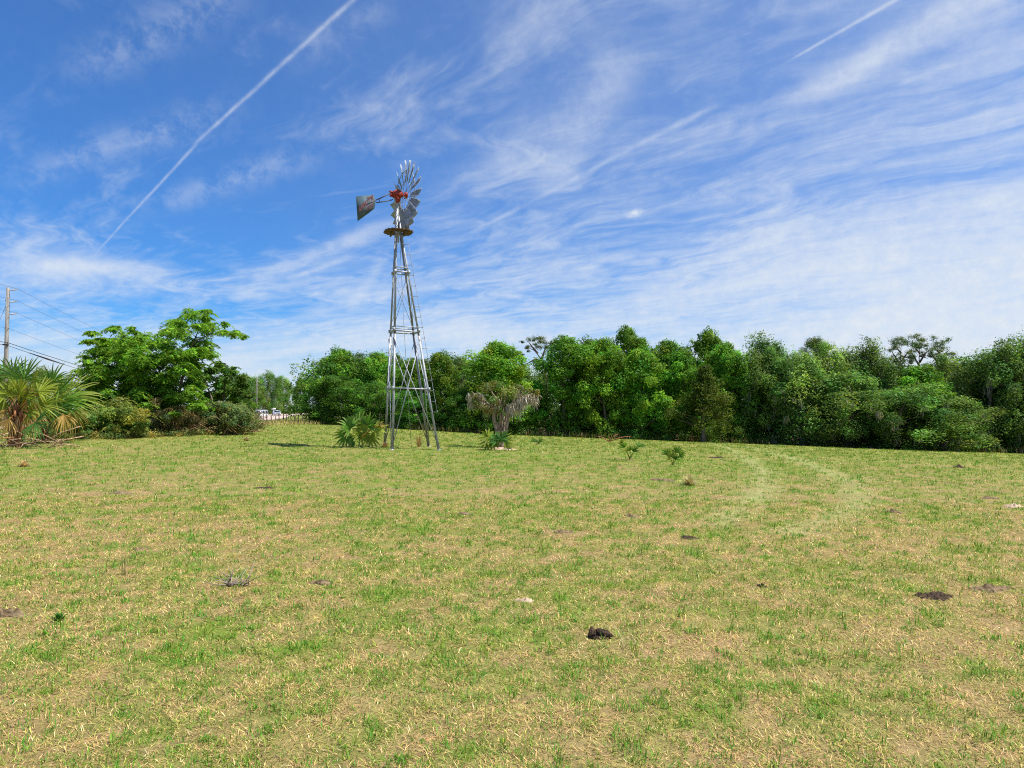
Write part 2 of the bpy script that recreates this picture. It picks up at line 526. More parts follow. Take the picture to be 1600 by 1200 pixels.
CLEAR = [(G(*q[0])[:2], q[1] * .42, q[2] * .42) for q in dungs] + [(G(935, 996)[:2], .09, .05)]


# grass ---------------------------------------------------------------
def scatter(y0, y1, dens, r, margin=1.25):
    """random points in the wedge in front of the camera"""
    half = .74 * margin
    w0 = y0 * half + 4.0; w1 = y1 * half + 4.0
    n = int(dens * (w0 + w1) * (y1 - y0))
    y = r.uniform(y0, y1, int(n * 2)); keep = r.uniform(0, w1, len(y)) < (y * half + 4.0)
    y = y[keep][:n]; x = r.uniform(-1, 1, len(y)) * (y * half + 4.0)
    ok = (y < edge_y(x) + .5) & (x < 52) & (x > -30)
    for c, a, b in CLEAR: ok &= ((x - c[0]) / a) ** 2 + ((y - c[1] + .03) / b) ** 2 > 1
    return x[ok], y[ok]


def blades(mb, x, y, ln, wd, lean, col, r, curve=.35, tri=False):
    n = len(x); az = r.uniform(0, 2 * PI, n)
    h = np.stack([np.cos(az), np.sin(az), np.zeros(n)], 1); s = np.stack([-np.sin(az), np.cos(az), np.zeros(n)], 1)
    b = np.stack([x, y, gz(x, y) - .004], 1)
    cl, sl = np.cos(lean)[:, None], np.sin(lean)[:, None]
    z = np.array([0, 0, 1.])
    tip = b + ln[:, None] * (h * sl + z * cl)
    wv = s * wd[:, None] * .5
    if tri:
        V = np.stack([b - wv, b + wv, tip], 1).reshape(-1, 3)
        mb.add(V, np.arange(3 * n).reshape(-1, 3), np.repeat(col, 3, axis=0))
    else:
        mid = b + ln[:, None] * .5 * (h * sl * (1 - curve) + z * (cl + curve * sl * .6))
        V = np.stack([b, mid - wv, tip, mid + wv], 1).reshape(-1, 3)
        mb.add(V, np.arange(4 * n).reshape(-1, 4), np.repeat(col, 4, axis=0))


BANDS = [(2.6, 5, 7000, 1.0, False), (5, 8, 3700, 1.3, False), (8, 13, 1900, 1.65, False), (13, 22, 600, 2.7, True), (22, 38, 190, 4.4, True), (38, 72, 46, 7.6, True)]
r = np.random.RandomState(11)
dry, grn = MB(), MB()
for y0, y1, dens, k, tri in BANDS:
    x, y = scatter(y0, y1, dens, r)
    g = greenness(x, y); n = len(x)
    keep = (r.uniform(0, 1, n) > g * .72) & (r.uniform(0, 1, n) > track(x, y) * .6)
    x, y = x[keep], y[keep]; n = len(x)
    t = r.uniform(0, 1, (n, 1))
    c = np.array([.74, .515, .225]) * (1 - t) + np.array([.50, .31, .13]) * t
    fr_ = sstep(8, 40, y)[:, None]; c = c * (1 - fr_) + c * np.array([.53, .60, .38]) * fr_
    pale = r.uniform(0, 1, n) < .06; c[pale] = np.array([.76, .63, .36]); 
    olive = r.uniform(0, 1, n) < .40 + .26 * sstep(6, 30, y); c[olive] = np.array([.37, .385, .075])
    c *= np.exp(r.normal(.02, .30, (n, 1)))
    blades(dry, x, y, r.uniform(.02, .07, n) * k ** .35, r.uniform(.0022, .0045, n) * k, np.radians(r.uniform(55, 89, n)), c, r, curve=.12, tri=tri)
    # green in tufts
    x, y = scatter(y0, y1, dens * .064, r)
    g = greenness(x, y)
    keep = (r.uniform(0, 1, len(x)) < np.clip(.10 + g * .85, 0.03, 1)) & (r.uniform(0, 1, len(x)) > track(x, y) * .6)
    x, y = x[keep], y[keep]
    m = 11
    sz = r.uniform(.5, 1.35, len(x))
    tone = r.uniform(0, 1, len(x))
    x = np.repeat(x, m); y = np.repeat(y, m); sz = np.repeat(sz, m); tone = np.repeat(tone, m)
    x = x + r.normal(0, .026 * k ** .5, len(x)) * sz; y = y + r.normal(0, .026 * k ** .5, len(x)) * sz
    t = tone[:, None]
    c = np.array([.070, .285, .022]) * (1 - t) + np.array([.23, .335, .036]) * t
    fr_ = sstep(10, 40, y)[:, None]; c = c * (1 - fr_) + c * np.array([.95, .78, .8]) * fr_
    c = c * np.exp(r.normal(0, .2, (len(x), 1)))
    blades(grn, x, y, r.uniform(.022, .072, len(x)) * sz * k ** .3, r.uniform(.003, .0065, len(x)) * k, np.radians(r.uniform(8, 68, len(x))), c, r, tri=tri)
# taller straw along the edge of the wood and the roadside fence
n = 26000
x = r.uniform(-30, 50, n); y = edge_y(x) + r.normal(-.2, 1.1, n)
k2 = r.uniform(0, 1, n) < np.where(x < -1, 1, .35) * (.3 + .7 * (vnoise(x * .5, y * .5, 8) > .45))
x, y = x[k2], y[k2]; n = len(x)
c = np.array([.34, .25, .11]) * np.exp(r.normal(0, .3, (n, 1)))
ol = r.uniform(0, 1, n) < .45; c[ol] *= np.array([.55, .85, .45])
blades(dry, x, y, r.uniform(.2, .75, n), r.uniform(.02, .04, n), np.radians(r.uniform(5, 40, n)), c, r)
n = 9000
x = r.uniform(-33, -17, n); y = r.uniform(50, 92, n)
c = np.array([.40, .33, .12]) * np.exp(r.normal(0, .3, (n, 1)))
blades(dry, x, y, r.uniform(.15, .5, n), r.uniform(.025, .05, n), np.radians(r.uniform(5, 45, n)), c, r)
tag(dry.build('dry_grass', M['straw']), 'short tan straw and dead grass lying over the pasture', 'grass', kind='stuff')
tag(grn.build('green_grass', M['grass']), 'short green grass tufts growing through the straw', 'grass', kind='stuff')

# ------------------------------------------------------------------ windmill
wm = empty('windmill', (0, 0, 0))
Bc_ = P(612, 699.5, 23.8)[:2]
e1 = np.array([1.594, .56]); e2 = np.array([-.56, 1.594])
corners2 = [Bc_, Bc_ + e1, Bc_ + e1 + e2, Bc_ + e2]          # near, right, far, left
ctr2 = sum(corners2) / 4
zb = float(gz(*ctr2)) - .02
wm.location = (ctr2[0], ctr2[1], zb)
org = np.array([ctr2[0], ctr2[1], zb])
tag(wm, 'tall galvanised lattice windmill with red gearbox and steel fan standing in the pasture', 'windmill')


def WP(u, v, Y):                  # photograph pixel -> windmill frame
    return P(u, v, Y) - org


base_c = [np.array([c[0], c[1], float(gz(*c)) - .06]) - org for c in corners2]
top_c = WP(622.5, 364, 24.6)
FT = .135
apex = top_c / (1 - FT)


def LP(k, f):                     # point on leg k where f = 1 at the ground, 0 at the apex
    return apex + (base_c[k] - apex) * f


def fz(v):                        # leg fraction for photograph row v
    z = WP(630, v, 24.6)[2]
    return 1 - z / apex[2]


bc = apex * 0
out = [(base_c[k] - bc) * np.array([1, 1, 0]) for k in range(4)]
d1 = np.array([*e1, 0]); d2 = np.array([*e2, 0])
flange = [(d1, d2), (-d1, d2), (-d1, -d2), (d1, -d2)]
for k in range(4):
    mb = MB()
    mb.angle_iron(LP(k, 1), LP(k, fz(515) - .0), .072, .012, *flange[k])
    mb.angle_iron(LP(k, fz(515) + .02), LP(k, .035), .062, .011, *flange[k])
    mb.box(LP(k, 1) + np.array([0, 0, .04]), (.13, .13, .09))
    for f in (fz(515), fz(605), fz(425)):
        p = LP(k, f); mb.box(p, (.085, .085, .11), np.stack([d1 / 1.69, d2 / 1.69, [0, 0, 1]], 1))
    mb.build('leg', M['galv'], wm)
for v, w in ((605, .062), (517, .055), (425, .045)):
    for k in range(4):
        mb = MB(); f = fz(v)
        mb.beam(LP(k, f), LP((k + 1) % 4, f), w, .045)
        if v != 605:
            mb.beam(LP(k, f - .018), LP((k + 1) % 4, f - .018), .03, .03)
        if v == 605 and k == 2: continue
        mb.build('girt', M['galv'], wm)
for k in range(4):
    k2 = (k + 1) % 4
    for a, b in ((k, k2), (k2, k)):
        mb = MB(); q = .97
        A_, B_ = LP(a, fz(527)), LP(b, .985)
        off = np.cross(B_ - A_, (0, 0, 1)); off = off / np.linalg.norm(off) * (.02 if a == k else -.02)
        mb.beam(A_ + off, B_ + off, .028, .026); mb.build('brace', M['galv'], wm)
        mb = MB(); mb.tube([LP(a, fz(430)), LP(b, fz(510))], .008, 4); mb.build('brace_wire', M['galv'], wm)
# step bolts / ladder on the right-hand leg
mb = MB(); f0, f1 = fz(640), fz(382); kk = 1
side = (d1 + -d2 * .2); side = side / np.linalg.norm(side)
n = 17
rail = []
for i in range(n):
    f = f0 + (f1 - f0) * i / (n - 1); p = LP(kk, f)
    mb.tube([p, p + side * .16, p + side * .16 + np.array([0, 0, .05])], .009, 4); rail.append(p + side * .15)
mb.tube(rail, .007, 4)
mb.build('step_ladder', M['galv'], wm)
# platform: boards round the tower head, square to the tower, corners cut
mb = MB(); ex, ey = d1 / np.linalg.norm(d1), d2 / np.linalg.norm(d2)
pc = top_c.copy()
hw = .50
for i in range(8):
    y0 = -hw + i * (2 * hw / 8); y1 = y0 + 2 * hw / 8 - .012
    cut = max(0, abs((y0 + y1) / 2) - .25) * .9
    segs = [(-hw + cut, hw - cut)] if abs((y0 + y1) / 2) > .17 else [(-hw, -.16), (.16, hw)]
    for xa, xb in segs:
        mb.box(pc + ex * (xa + xb) / 2 + ey * (y0 + y1) / 2 + np.array([0, 0, .03 + .006 * (i % 2)]), (xb - xa, y1 - y0, .035), np.stack([ex, ey, [0, 0, 1]], 1))
for s in (-.21, .21):
    mb.box(pc + ex * s - np.array([0, 0, .022]), (.05, 2 * hw * .96, .06), np.stack([ex, ey, [0, 0, 1]], 1))
mb.build('platform', M['wood_deck'], wm)
# mast pipe
gear = WP(621.5, 303.5, 24.6)
mb = MB(); mb.tube([pc + np.array([0, 0, -.35]), pc * .4 + gear * .6 + np.array([0, 0, .0]), gear - np.array([0, 0, .02])], .03, 10); mb.build('mast_pipe', M['galv'], wm)
# pump rod down the middle
mb = MB(); mb.tube([gear, LP(0, .5) * .25 + LP(1, .5) * .25 + LP(2, .5) * .25 + LP(3, .5) * .25, np.array([0, 0, .05])], .008, 5); mb.build('pump_rod', M['galv'], wm)

los = (gear + org) - CAM; la = math.atan2(los[1], los[0])
aa = la - math.radians(68)
ax_ = np.array([math.cos(aa), math.sin(aa), 0]); T_ = np.array([ax_[1], -ax_[0], 0])   # T_ points to the camera
Zv = np.array([0, 0, 1.])
# gearbox: cast case, domed hood, crossheads, furl lever
gb = MB()
RG = np.stack([ax_, T_, Zv], 1)
prof = [(-.20, -.06), (-.15, -.13), (.05, -.15), (.14, -.10), (.16, .04), (.10, .12), (-.04, .15), (-.14, .11), (-.22, .04)]
gb.prism(prof, gear, ax_, Zv, T_, .20)
gb.prism([(q[0] * .8, q[1] * .78) for q in prof], gear, ax_, Zv, T_, .27)
gb.tube([gear + Zv * -.30, gear + Zv * -.10], [.075, .10], 10)
gb.tube([gear + ax_ * -.2 + Zv * .03, gear + ax_ * -.32 + Zv * .06], [.05, .03], 8)
gb.box(gear + ax_ * -.22 - Zv * .08, (.16, .05, .10), RG)
gb.beam(gear + ax_ * -.10 - Zv * .12 + T_ * .12, gear + ax_ * .06 - Zv * .27 + T_ * .10, .03)
g_o = gb.build('gearbox', M['redpaint'], wm)
hb = MB()
hb.tube([gear + ax_ * .12, gear + ax_ * .17, gear + ax_ * .19, gear + ax_ * .26, gear + ax_ * .27, gear + ax_ * .35, gear + ax_ * .38], [.085, .085, .06, .06, .12, .12, .05], 14)
hb.build('hub', M['redpaint'], g_o)
# wheel
wc = gear + ax_ * .28
whl = MB(); R_ = 1.235
for rad, t in ((.50, .011), (.90, .013)):
    a = np.linspace(0, 2 * PI, 55)
    pts = [wc + (Zv * math.cos(q) + T_ * math.sin(q)) * rad for q in a]
    whl.tube(pts, t, 5, cap=False)
nb = 18
for i in range(nb):
    q = 2 * PI * (i + .5) / nb
    if i % 3 == 0:
        for o2 in (-.09, .06):
            rad_d = Zv * math.cos(q) + T_ * math.sin(q)
            whl.tube([wc + ax_ * o2 + rad_d * .06, wc + rad_d * .92], .010, 5)
w_o = whl.build('wheel', M['galv'], wm)
th = math.radians(-27)
bm_ = None
for i in range(nb):
    q = 2 * PI * i / nb
    Rd = Zv * math.cos(q) + T_ * math.sin(q); Tg = T_ * math.cos(q) - Zv * math.sin(q)
    ch = Tg * math.cos(th) + ax_ * math.sin(th); nr = -Tg * math.sin(th) + ax_ * math.cos(th)
    mb = MB(); V = []; nr_, nc_ = 5, 7
    for side_ in (0, 1):
        for a in range(nr_):
            rr = .50 + (R_ - .50) * a / (nr_ - 1); wdt = .19 + .22 * a / (nr_ - 1)
            for b in range(nc_):
                s = (b / (nc_ - 1) - .5)
                V.append(wc + Rd * rr + ch * s * wdt + nr * ((.25 - s * s) * .17 * wdt / .37 + .0035 * side_))
    Q = []; npl = nr_ * nc_
    for a in range(nr_ - 1):
        for b in range(nc_ - 1):
            k = a * nc_ + b; f = [k, k + 1, k + nc_ + 1, k + nc_]
            Q.append(f); Q.append([npl + z for z in f[::-1]])
    rim_ = [b for b in range(nc_)] + [a * nc_ + nc_ - 1 for a in range(1, nr_)] + [(nr_ - 1) * nc_ + b for b in range(nc_ - 2, -1, -1)] + [a * nc_ for a in range(nr_ - 2, 0, -1)]
    for z in range(len(rim_)):
        z2 = (z + 1) % len(rim_); Q.append([rim_[z2], rim_[z], npl + rim_[z], npl + rim_[z2]])
    mb.add(V, np.array(Q)).build('blade', M['galv_blade'], w_o, smooth=False)
# tail in the vertical plane through the wheel axis
def TP(u, v):
    d = ray(u, v); o = CAM - org
    t = np.dot(gear - o, T_) / np.dot(d, T_)
    return o + d * t
tb = MB()
tb.tube([TP(613, 300), TP(600, 307), TP(588, 312.5)], .022, 6)
tb.tube([TP(614, 312), TP(600, 315), TP(588, 316.5)], .020, 6)
tb.tube([TP(588, 312.5), TP(573, 319.5)], .018, 6)
tb.tube([TP(593, 310), TP(593, 316)], .012, 5)
t_o = tb.build('tail_boom', M['darkmetal'], wm)
poly = [TP(*q) for q in ((556.2, 307), (583, 304.2), (586.8, 312), (586.6, 318), (584.8, 326.5), (558.8, 345.8))]
def flat(p): d = p - gear; return (np.dot(d, -ax_), d[2])
mb = MB(); mb.prism([flat(p) for p in poly], gear, -ax_, Zv, T_, .012)
v_o = mb.build('tail_vane', M['vane'], t_o)


def lettering(txt, p0, p1, height, name, parent, mat, off):
    """flat letters on the vane from p0 to p1 (baseline)"""
    cu = bpy.data.curves.new('lettering', 'FONT'); cu.body = txt; cu.size = 1; cu.extrude = .0; cu.offset = .01
    ob = bpy.data.objects.new('lettering_src', cu)
    COL.objects.link(ob)
    dg = bpy.context.evaluated_depsgraph_get()
    me = bpy.data.meshes.new_from_object(ob.evaluated_get(dg))
    COL.objects.unlink(ob); bpy.data.objects.remove(ob)
    xs_ = [v.co.x for v in me.vertices]; w = max(xs_) - min(xs_)
    d = p1 - p0; Lw = np.linalg.norm(d); d /= Lw
    u_ = Zv - d * 0
    for v in me.vertices:
        q = p0 + d * ((v.co.x - min(xs_)) / w * Lw) + u_ * (v.co.y * height) + T_ * off
        v.co = Vector(q)
    me.materials.clear(); me.materials.append(mat)
    o = bpy.data.objects.new(name, me); COL.objects.link(o); o.parent = parent
    return o


lettering('AERMOTOR', TP(560.5, 332), TP(583.5, 312.5), .30, 'lettering', v_o, M['redletter'], .011)
lettering('CHICAGO', TP(572, 329.5), TP(584, 321), .17, 'lettering', v_o, M['redletter'], .011)
lettering('THE', TP(573.5, 314), TP(581.5, 309.5), .15, 'lettering', v_o, M['redletter'], .011)


# ------------------------------------------------------------------ palms
def frond(base, H, d, nh, R, r, n=24, col=(.085, .165, .030), colv=.18, spread=112, sag=.18, pet=.012, tipcol=None, wide=1.05):
    """one fan leaf: stalk from base to H, fan of folded leaflets along d"""
    mb = MB()
    d = d / np.linalg.norm(d); nh = nh - d * np.dot(nh, d); nh /= np.linalg.norm(nh); s = np.cross(d, nh)
    col = np.asarray(col, float)
    mid = (base + H) / 2 + np.array([0, 0, .12 * np.linalg.norm(H - base)])
    t = np.linspace(0, 1, 7)[:, None]
    pts = base * (1 - t) ** 2 + mid * 2 * t * (1 - t) + H * t ** 2
    mb.tube(pts, np.linspace(pet * 1.5, pet * .8, 7), 5, col * np.array([1.5, 1.15, 1.1]))
    angs = np.radians(np.linspace(-spread, spread, n)) + r.normal(0, .03, n)
    da = math.radians(2 * spread / n)
    for a in angs:
        L = R * (.70 + .30 * math.cos(a * .8)) * r.uniform(.9, 1.08)
        dir_ = d * math.cos(a) + s * math.sin(a) + nh * (.22 * abs(math.sin(a)) - .05)
        dir_ /= np.linalg.norm(dir_)
        sd = np.cross(nh, dir_); sd /= np.linalg.norm(sd)
        tw = r.normal(0, .35); sdt = sd * math.cos(tw) + nh * math.sin(tw)
        q = np.array([.03, .28, .52, .78, 1.0])
        w = np.array([.006 / R, .28 * da * .5, .38 * da * .44, .38 * da * .30, .004]) * R * wide
        sg = sag * r.uniform(.5, 1.6)
        C = H + dir_ * (q * L)[:, None] - np.array([0, 0, 1.]) * (sg * L * q ** 3)[:, None]
        V = np.empty((15, 3)); fold = .35
        V[0::3] = C + sdt * w[:, None]; V[1::3] = C - nh * (w * fold)[:, None]; V[2::3] = C - sdt * w[:, None]
        Q = []
        for k in range(4):
            Q += [[3 * k, 3 * k + 1, 3 * k + 4, 3 * k + 3], [3 * k + 1, 3 * k + 2, 3 * k + 5, 3 * k + 4]]
        c = col * math.exp(r.normal(0, colv))
        cc = np.tile(c, (15, 1))
        if tipcol is not None:
            f = np.repeat(np.clip((q - .55) / .45, 0, 1), 3)[:, None] * r.uniform(.2, 1)
            cc = cc * (1 - f) + np.asarray(tipcol) * f
        mb.add(V, np.array(Q), cc)
    return mb


def palm(name, label, cat, base_px, crown_px, fr, r, trunk=None, seedrand=0, Rr=40, group=None, jit=.35):
    """fr: list of (u, v, angle in degrees, R px, colour key)"""
    B = G(*base_px); Y = B[1]; s = px(Y)
    root = empty(name, B); tag(root, label, cat, group)
    cr = P(*crown_px, Y) - B
    cols = {'g': (.115, .25, .030), 'y': (.25, .32, .036), 'b': (.075, .19, .034), 'd': (.50, .34, .10), 't': (.42, .28, .13)}
    if trunk is not None: trunk(root, cr, s, r)
    lst = list(fr)
    for k in range(seedrand):
        a = r.uniform(-40, 220); q = r.uniform(.35, .8) * Rr
        lst.append((crown_px[0] + q * math.cos(math.radians(a)), crown_px[1] - q * math.sin(math.radians(a)), a + r.normal(0, 15), r.uniform(.6, .9) * Rr, 'gby'[r.randint(3)]))
    for (u, v, ang, R, ck) in lst:
        dy = r.normal(0, jit) * R * s
        H = P(u, v, Y + dy) - B
        a = math.radians(ang)
        d = np.array([math.cos(a), r.normal(0, .25) + dy / (R * s) * .5, math.sin(a)])
        nh = np.array([r.normal(0, .35), -1, .55 + r.normal(0, .35)])
        mb = frond(cr + rand_unit(1, r)[0] * .03, H, d, nh, R * s, r, n=int(np.clip(R * .52, 8, 26)), col=cols[ck], sag=.4 if ck in 'dt' else .16, spread=60 if ck in 'dt' else (62 if R < 18 else 100), pet=max(.006, .0006 * R) if s < .03 else .012,
                   tipcol=(.34, .32, .10) if ck in 'gy' else None, wide=1.5 if R < 30 else 1.05)
        mb.build('frond', M['frond'], root)
    return root


def boot_trunk(root, cr, s, r, rad=.22):
    mb = MB()
    base = np.array([0, 0, -.15]); top = cr * 1.0
    t = np.linspace(0, 1, 8)[:, None]
    mb.tube(base * (1 - t) + top * t, np.array([.24, .22, .2, .2, .19, .18, .16, .10]) / .22 * rad, 10, (.7, .6, .55))
    for i in range(46):
        q = r.uniform(.05, 1); a = r.uniform(0, 2 * PI); p = base * (1 - q) + top * q
        o_ = np.array([math.cos(a), math.sin(a), 0])
        p0 = p + o_ * rad * .7; p1 = p0 + o_ * rad * r.uniform(.4, 1.0) + np.array([0, 0, rad * r.uniform(.8, 2.2)])
        sd = np.cross(o_, (0, 0, 1)) * rad * .22
        V = np.array([p0 - sd, p0 + sd, p1 + sd * .6, p1 - sd * .6, p0 - sd - o_ * .02, p0 + sd - o_ * .02, p1 + sd * .6 - o_ * .02, p1 - sd * .6 - o_ * .02])
        mb.add(V, np.array([[0, 1, 2, 3], [5, 4, 7, 6], [0, 3, 7, 4], [1, 5, 6, 2], [3, 2, 6, 7], [0, 4, 5, 1]]), np.array([1, .75, .6]) * r.uniform(.5, 1.6))
    mb.build('trunk', M['palmbark'], root)


r = np.random.RandomState(5)
palm('cabbage_palm', 'big cabbage palm with broad fan fronds and tan dead skirt at the pasture edge', 'palm', (22, 698), (30, 640), [
    (38, 592, 88, 44, 'g'), (6, 592, 108, 42, 'g'), (20, 585, 95, 36, 'b'), (52, 600, 62, 36, 'y'), (60, 612, 45, 34, 'y'), (12, 615, 150, 30, 'y'), (28, 612, 100, 34, 'y'),
    (-15, 600, 130, 40, 'g'), (-20, 625, 175, 40, 'g'), (45, 618, 30, 30, 'g'), (55, 632, -10, 30, 'b'), (25, 622, 200, 26, 'b'), (40, 630, -70, 26, 'b'), (10, 630, 215, 26, 'y'),
    (40, 605, -85, 40, 't'), (46, 622, -88, 34, 'd'), (8, 640, -95, 30, 'd'), (25, 650, -80, 26, 't'), (-8, 642, -110, 34, 't'), (52, 648, -40, 24, 't'), (15, 655, -100, 24, 'd'), (38, 655, -70, 24, 't')],
    r, boot_trunk, 5, 44, 'cabbage palms at the pasture edge')
palm('cabbage_palm', 'second cabbage palm with grey stem leaning out from the big fan palm', 'palm', (70, 692), (72, 636), [
    (80, 598, 62, 38, 'g'), (74, 602, 80, 32, 'g'), (92, 612, 32, 50, 'g'), (100, 618, 12, 58, 'y'), (98, 628, -8, 52, 'g'), (86, 632, -22, 42, 'b'), (88, 640, -48, 36, 'b'), (68, 610, 100, 30, 'y'),
    (60, 615, 125, 26, 'y'), (84, 622, 20, 40, 'y'), (112, 640, -55, 30, 'd'), (100, 648, -70, 24, 'd'), (80, 645, -75, 28, 't'), (62, 640, -100, 28, 'd')],
    r, lambda root, cr, s, r: boot_trunk(root, cr, s, r, .11), 0, 40, 'cabbage palms at the pasture edge')
# dry stalks and dead fronds piled round the palm feet
B = G(30, 700); mb = MB()
for i in range(34):
    p = np.array([r.uniform(-1.5, 1.4), r.uniform(-.8, .5), r.uniform(0, .15)]); a = r.uniform(0, 2 * PI); L = r.uniform(.3, 1.3)
    q = p + np.array([math.cos(a), math.sin(a) * .6, r.uniform(-.05, .5)]) * L
    mb.tube([p, (p + q) / 2 + np.array([0, 0, .08]), q], r.uniform(.006, .02), 4, np.array([1.3, 1.45, 1.6]) * r.uniform(.5, 2.0))
for i in range(1):
    p = np.array([-1.3 + .5 * i, -.6, .03]); q = p + np.array([1.6 + .3 * i, -.1, .35 + .16 * i]); mb.tube([p, (p + q) / 2 + np.array([0, 0, .1]), q], .018, 5, (1.8, 1.5, 1.1))
o = mb.build('dead_stalks', M['palmbark']); o.location = B
tag(o, 'heap of dry tan stalks and dead fronds round the foot of the big palm', 'dead stalks')

r = np.random.RandomState(14)
palm('palmetto', 'bushy green palmetto beside the left legs of the windmill', 'palmetto', (562, 699), (563, 684), [
    (560, 664, 96, 27, 'g'), (574, 665, 62, 26, 'g'), (549, 668, 135, 26, 'g'), (586, 670, 28, 24, 'y'), (542, 679, 205, 24, 'g'), (552, 683, 238, 22, 'b'), (578, 682, -55, 22, 'y'), (565, 676, -92, 24, 'y'), (566, 672, 82, 22, 'y'), (592, 664, 30, 12, 'd')],
    r, None, 0, 24)
palm('palmetto', 'low palmetto fan at the foot of the mossy trunk', 'palmetto', (777, 704), (776, 697), [
    (764, 683, 160, 19, 'y'), (766, 688, 205, 20, 'y'), (774, 688, 96, 20, 'g'), (783, 686, 72, 19, 'b'), (770, 690, 232, 18, 'g'), (787, 688, 25, 18, 'y'), (788, 692, -25, 16, 'y'), (768, 686, 132, 18, 'g'), (776, 690, 110, 18, 'b')], r, None, 0)
palm('palmetto', 'small palmetto with two forked fans, left of a close pair', 'palmetto', (985, 719), (985, 717), [
    (976, 699, 118, 15, 'g'), (972, 692, 110, 9, 'y'), (997, 698, 52, 15, 'g'), (985, 704, 95, 13, 'g'), (990, 706, 70, 12, 'b'), (980, 706, 115, 12, 'y')], r, None, 0, group='small palmettos out in the pasture', jit=.15)
palm('palmetto', 'small upright palmetto on the right of a close pair', 'palmetto', (1051, 729), (1051, 726), [
    (1044, 710, 110, 15, 'g'), (1056, 708, 72, 17, 'g'), (1062, 713, 48, 15, 'g'), (1050, 714, 92, 13, 'y'), (1054, 718, 70, 12, 'b'), (1046, 718, 120, 10, 'y')], r, None, 0, group='small palmettos out in the pasture', jit=.15)
palm('palmetto', 'tiny dark palmetto sprout in front of the wood, right of the mossy tree', 'palmetto', (838, 697), (838, 696), [
    (834, 690, 122, 8, 'g'), (843, 690, 52, 9, 'g'), (838, 691, 95, 7, 'b'), (841, 693, 60, 6, 'g')], r, None, 0, group='small palmettos out in the pasture', jit=.15)

# sandy mound by the mossy tree
def mound(name, label, cat, uv, w, d, h, mat, seed, kind=None, lump=.5, group=None):
    B = G(*uv); r = np.random.RandomState(seed); mb = MB()
    nr_, na = 9, 34
    V = [[0, 0, h * .8]]
    for i in range(1, nr_ + 1):
        q = i / nr_
        for k in range(na):
            a = 2 * PI * k / na; rr = q * (1 + .28 * math.sin(2 * a + seed) + .16 * math.sin(3 * a + 2 * seed) + .10 * math.sin(7 * a + seed) + .10 * math.sin(11 * a + 3 * seed))
            x, y = rr * w / 2 * math.cos(a), rr * d / 2 * math.sin(a)
            h_ = h * .8; nz = mnoise.noise(Vector((x / max(w, .01) * 7, y / max(w, .01) * 7, seed * 3.1)))
            V.append([x, y, h_ * ((1 - q ** 2.2) * (1 + lump * nz) + .0) - .012 * (q > .99)])
    V = np.array(V); V[:, 2] += gz(B[0] + V[:, 0], B[1] + V[:, 1]) - B[2]
    fs = [np.array([[0, 1 + k, 1 + (k + 1) % na] for k in range(na)])]
    Q = []
    for i in range(nr_ - 1):
        for k in range(na):
            a = 1 + i * na; Q.append([a + k, a + na + k, a + na + (k + 1) % na, a + (k + 1) % na])
    fs.append(np.array(Q))
    mb.add(V, fs); o = mb.build(name, mat, smooth=True); o.location = B
    return tag(o, label, cat, group, kind)


mound('sand_mound', 'small pale sand mound at the foot of the mossy tree', 'mound', (788, 703), .95, .5, .10, M['sand'], 4)
for i, (uv, w, d, h, mt, lab, cat) in enumerate(dungs):
    nm = {'dung': 'dung_pat', 'stone': 'flat_stone', 'bark': 'bark_piece'}[cat]
    mound(nm, lab, cat, uv, w, d, h, M[mt], i + 11, lump=1.3, group='dung pats dropped over the pasture' if cat == 'dung' else None)

# broken dark clod in the near field: two upturned slabs
B = G(935, 997); mb = MB(); r = np.random.RandomState(3)
def slab(c, w, h, t, yaw, tilt, seed):
    n = 12; pts = []
    for k in range(n):
        a = 2 * PI * k / n; q = 1 + .2 * math.sin(3 * a + seed) + .15 * math.sin(5 * a + 2 * seed)
        pts.append((w / 2 * q * math.cos(a), h / 2 * q * math.sin(a)))
    Rm = Matrix.Rotation(yaw, 3, 'Z') @ Matrix.Rotation(tilt, 3, 'X')
    R_np = np.array(Rm)
    mb.prism(pts, np.asarray(c), R_np[:, 0], R_np[:, 1], R_np[:, 2], t)
slab((.045, 0, .035), .15, .11, .035, -.35, 1.05, 1); slab((-.05, .015, .04), .08, .10, .03, .4, 1.2, 3); slab((.015, .045, .02), .17, .12, .035, .1, .25, 5); slab((.0, -.02, .012), .15, .07, .02, -.3, .15, 7)
o = mb.build('dung_clod', M['dung']); o.location = B; o.scale = (.85, .85, .8)
tag(o, 'broken dark brown clod with upturned slabs in the near grass', 'dung')
mb = MB(); p0 = G(974, 1016); p1 = P(968, 990, p0[1] + .02); p2 = P(953, 965, p0[1] + .06)
mb.tube([p0 * 0, (p1 - p0) * .5 + np.array([.005, 0, .0]), p1 - p0, p2 - p0], [.004, .0035, .003, .001], 5, (.62, .55, .30))
o = mb.build('dry_stem', M['straw']); o.location = p0; tag(o, 'single pale bent grass stem curving beside the dark clod', 'stem')

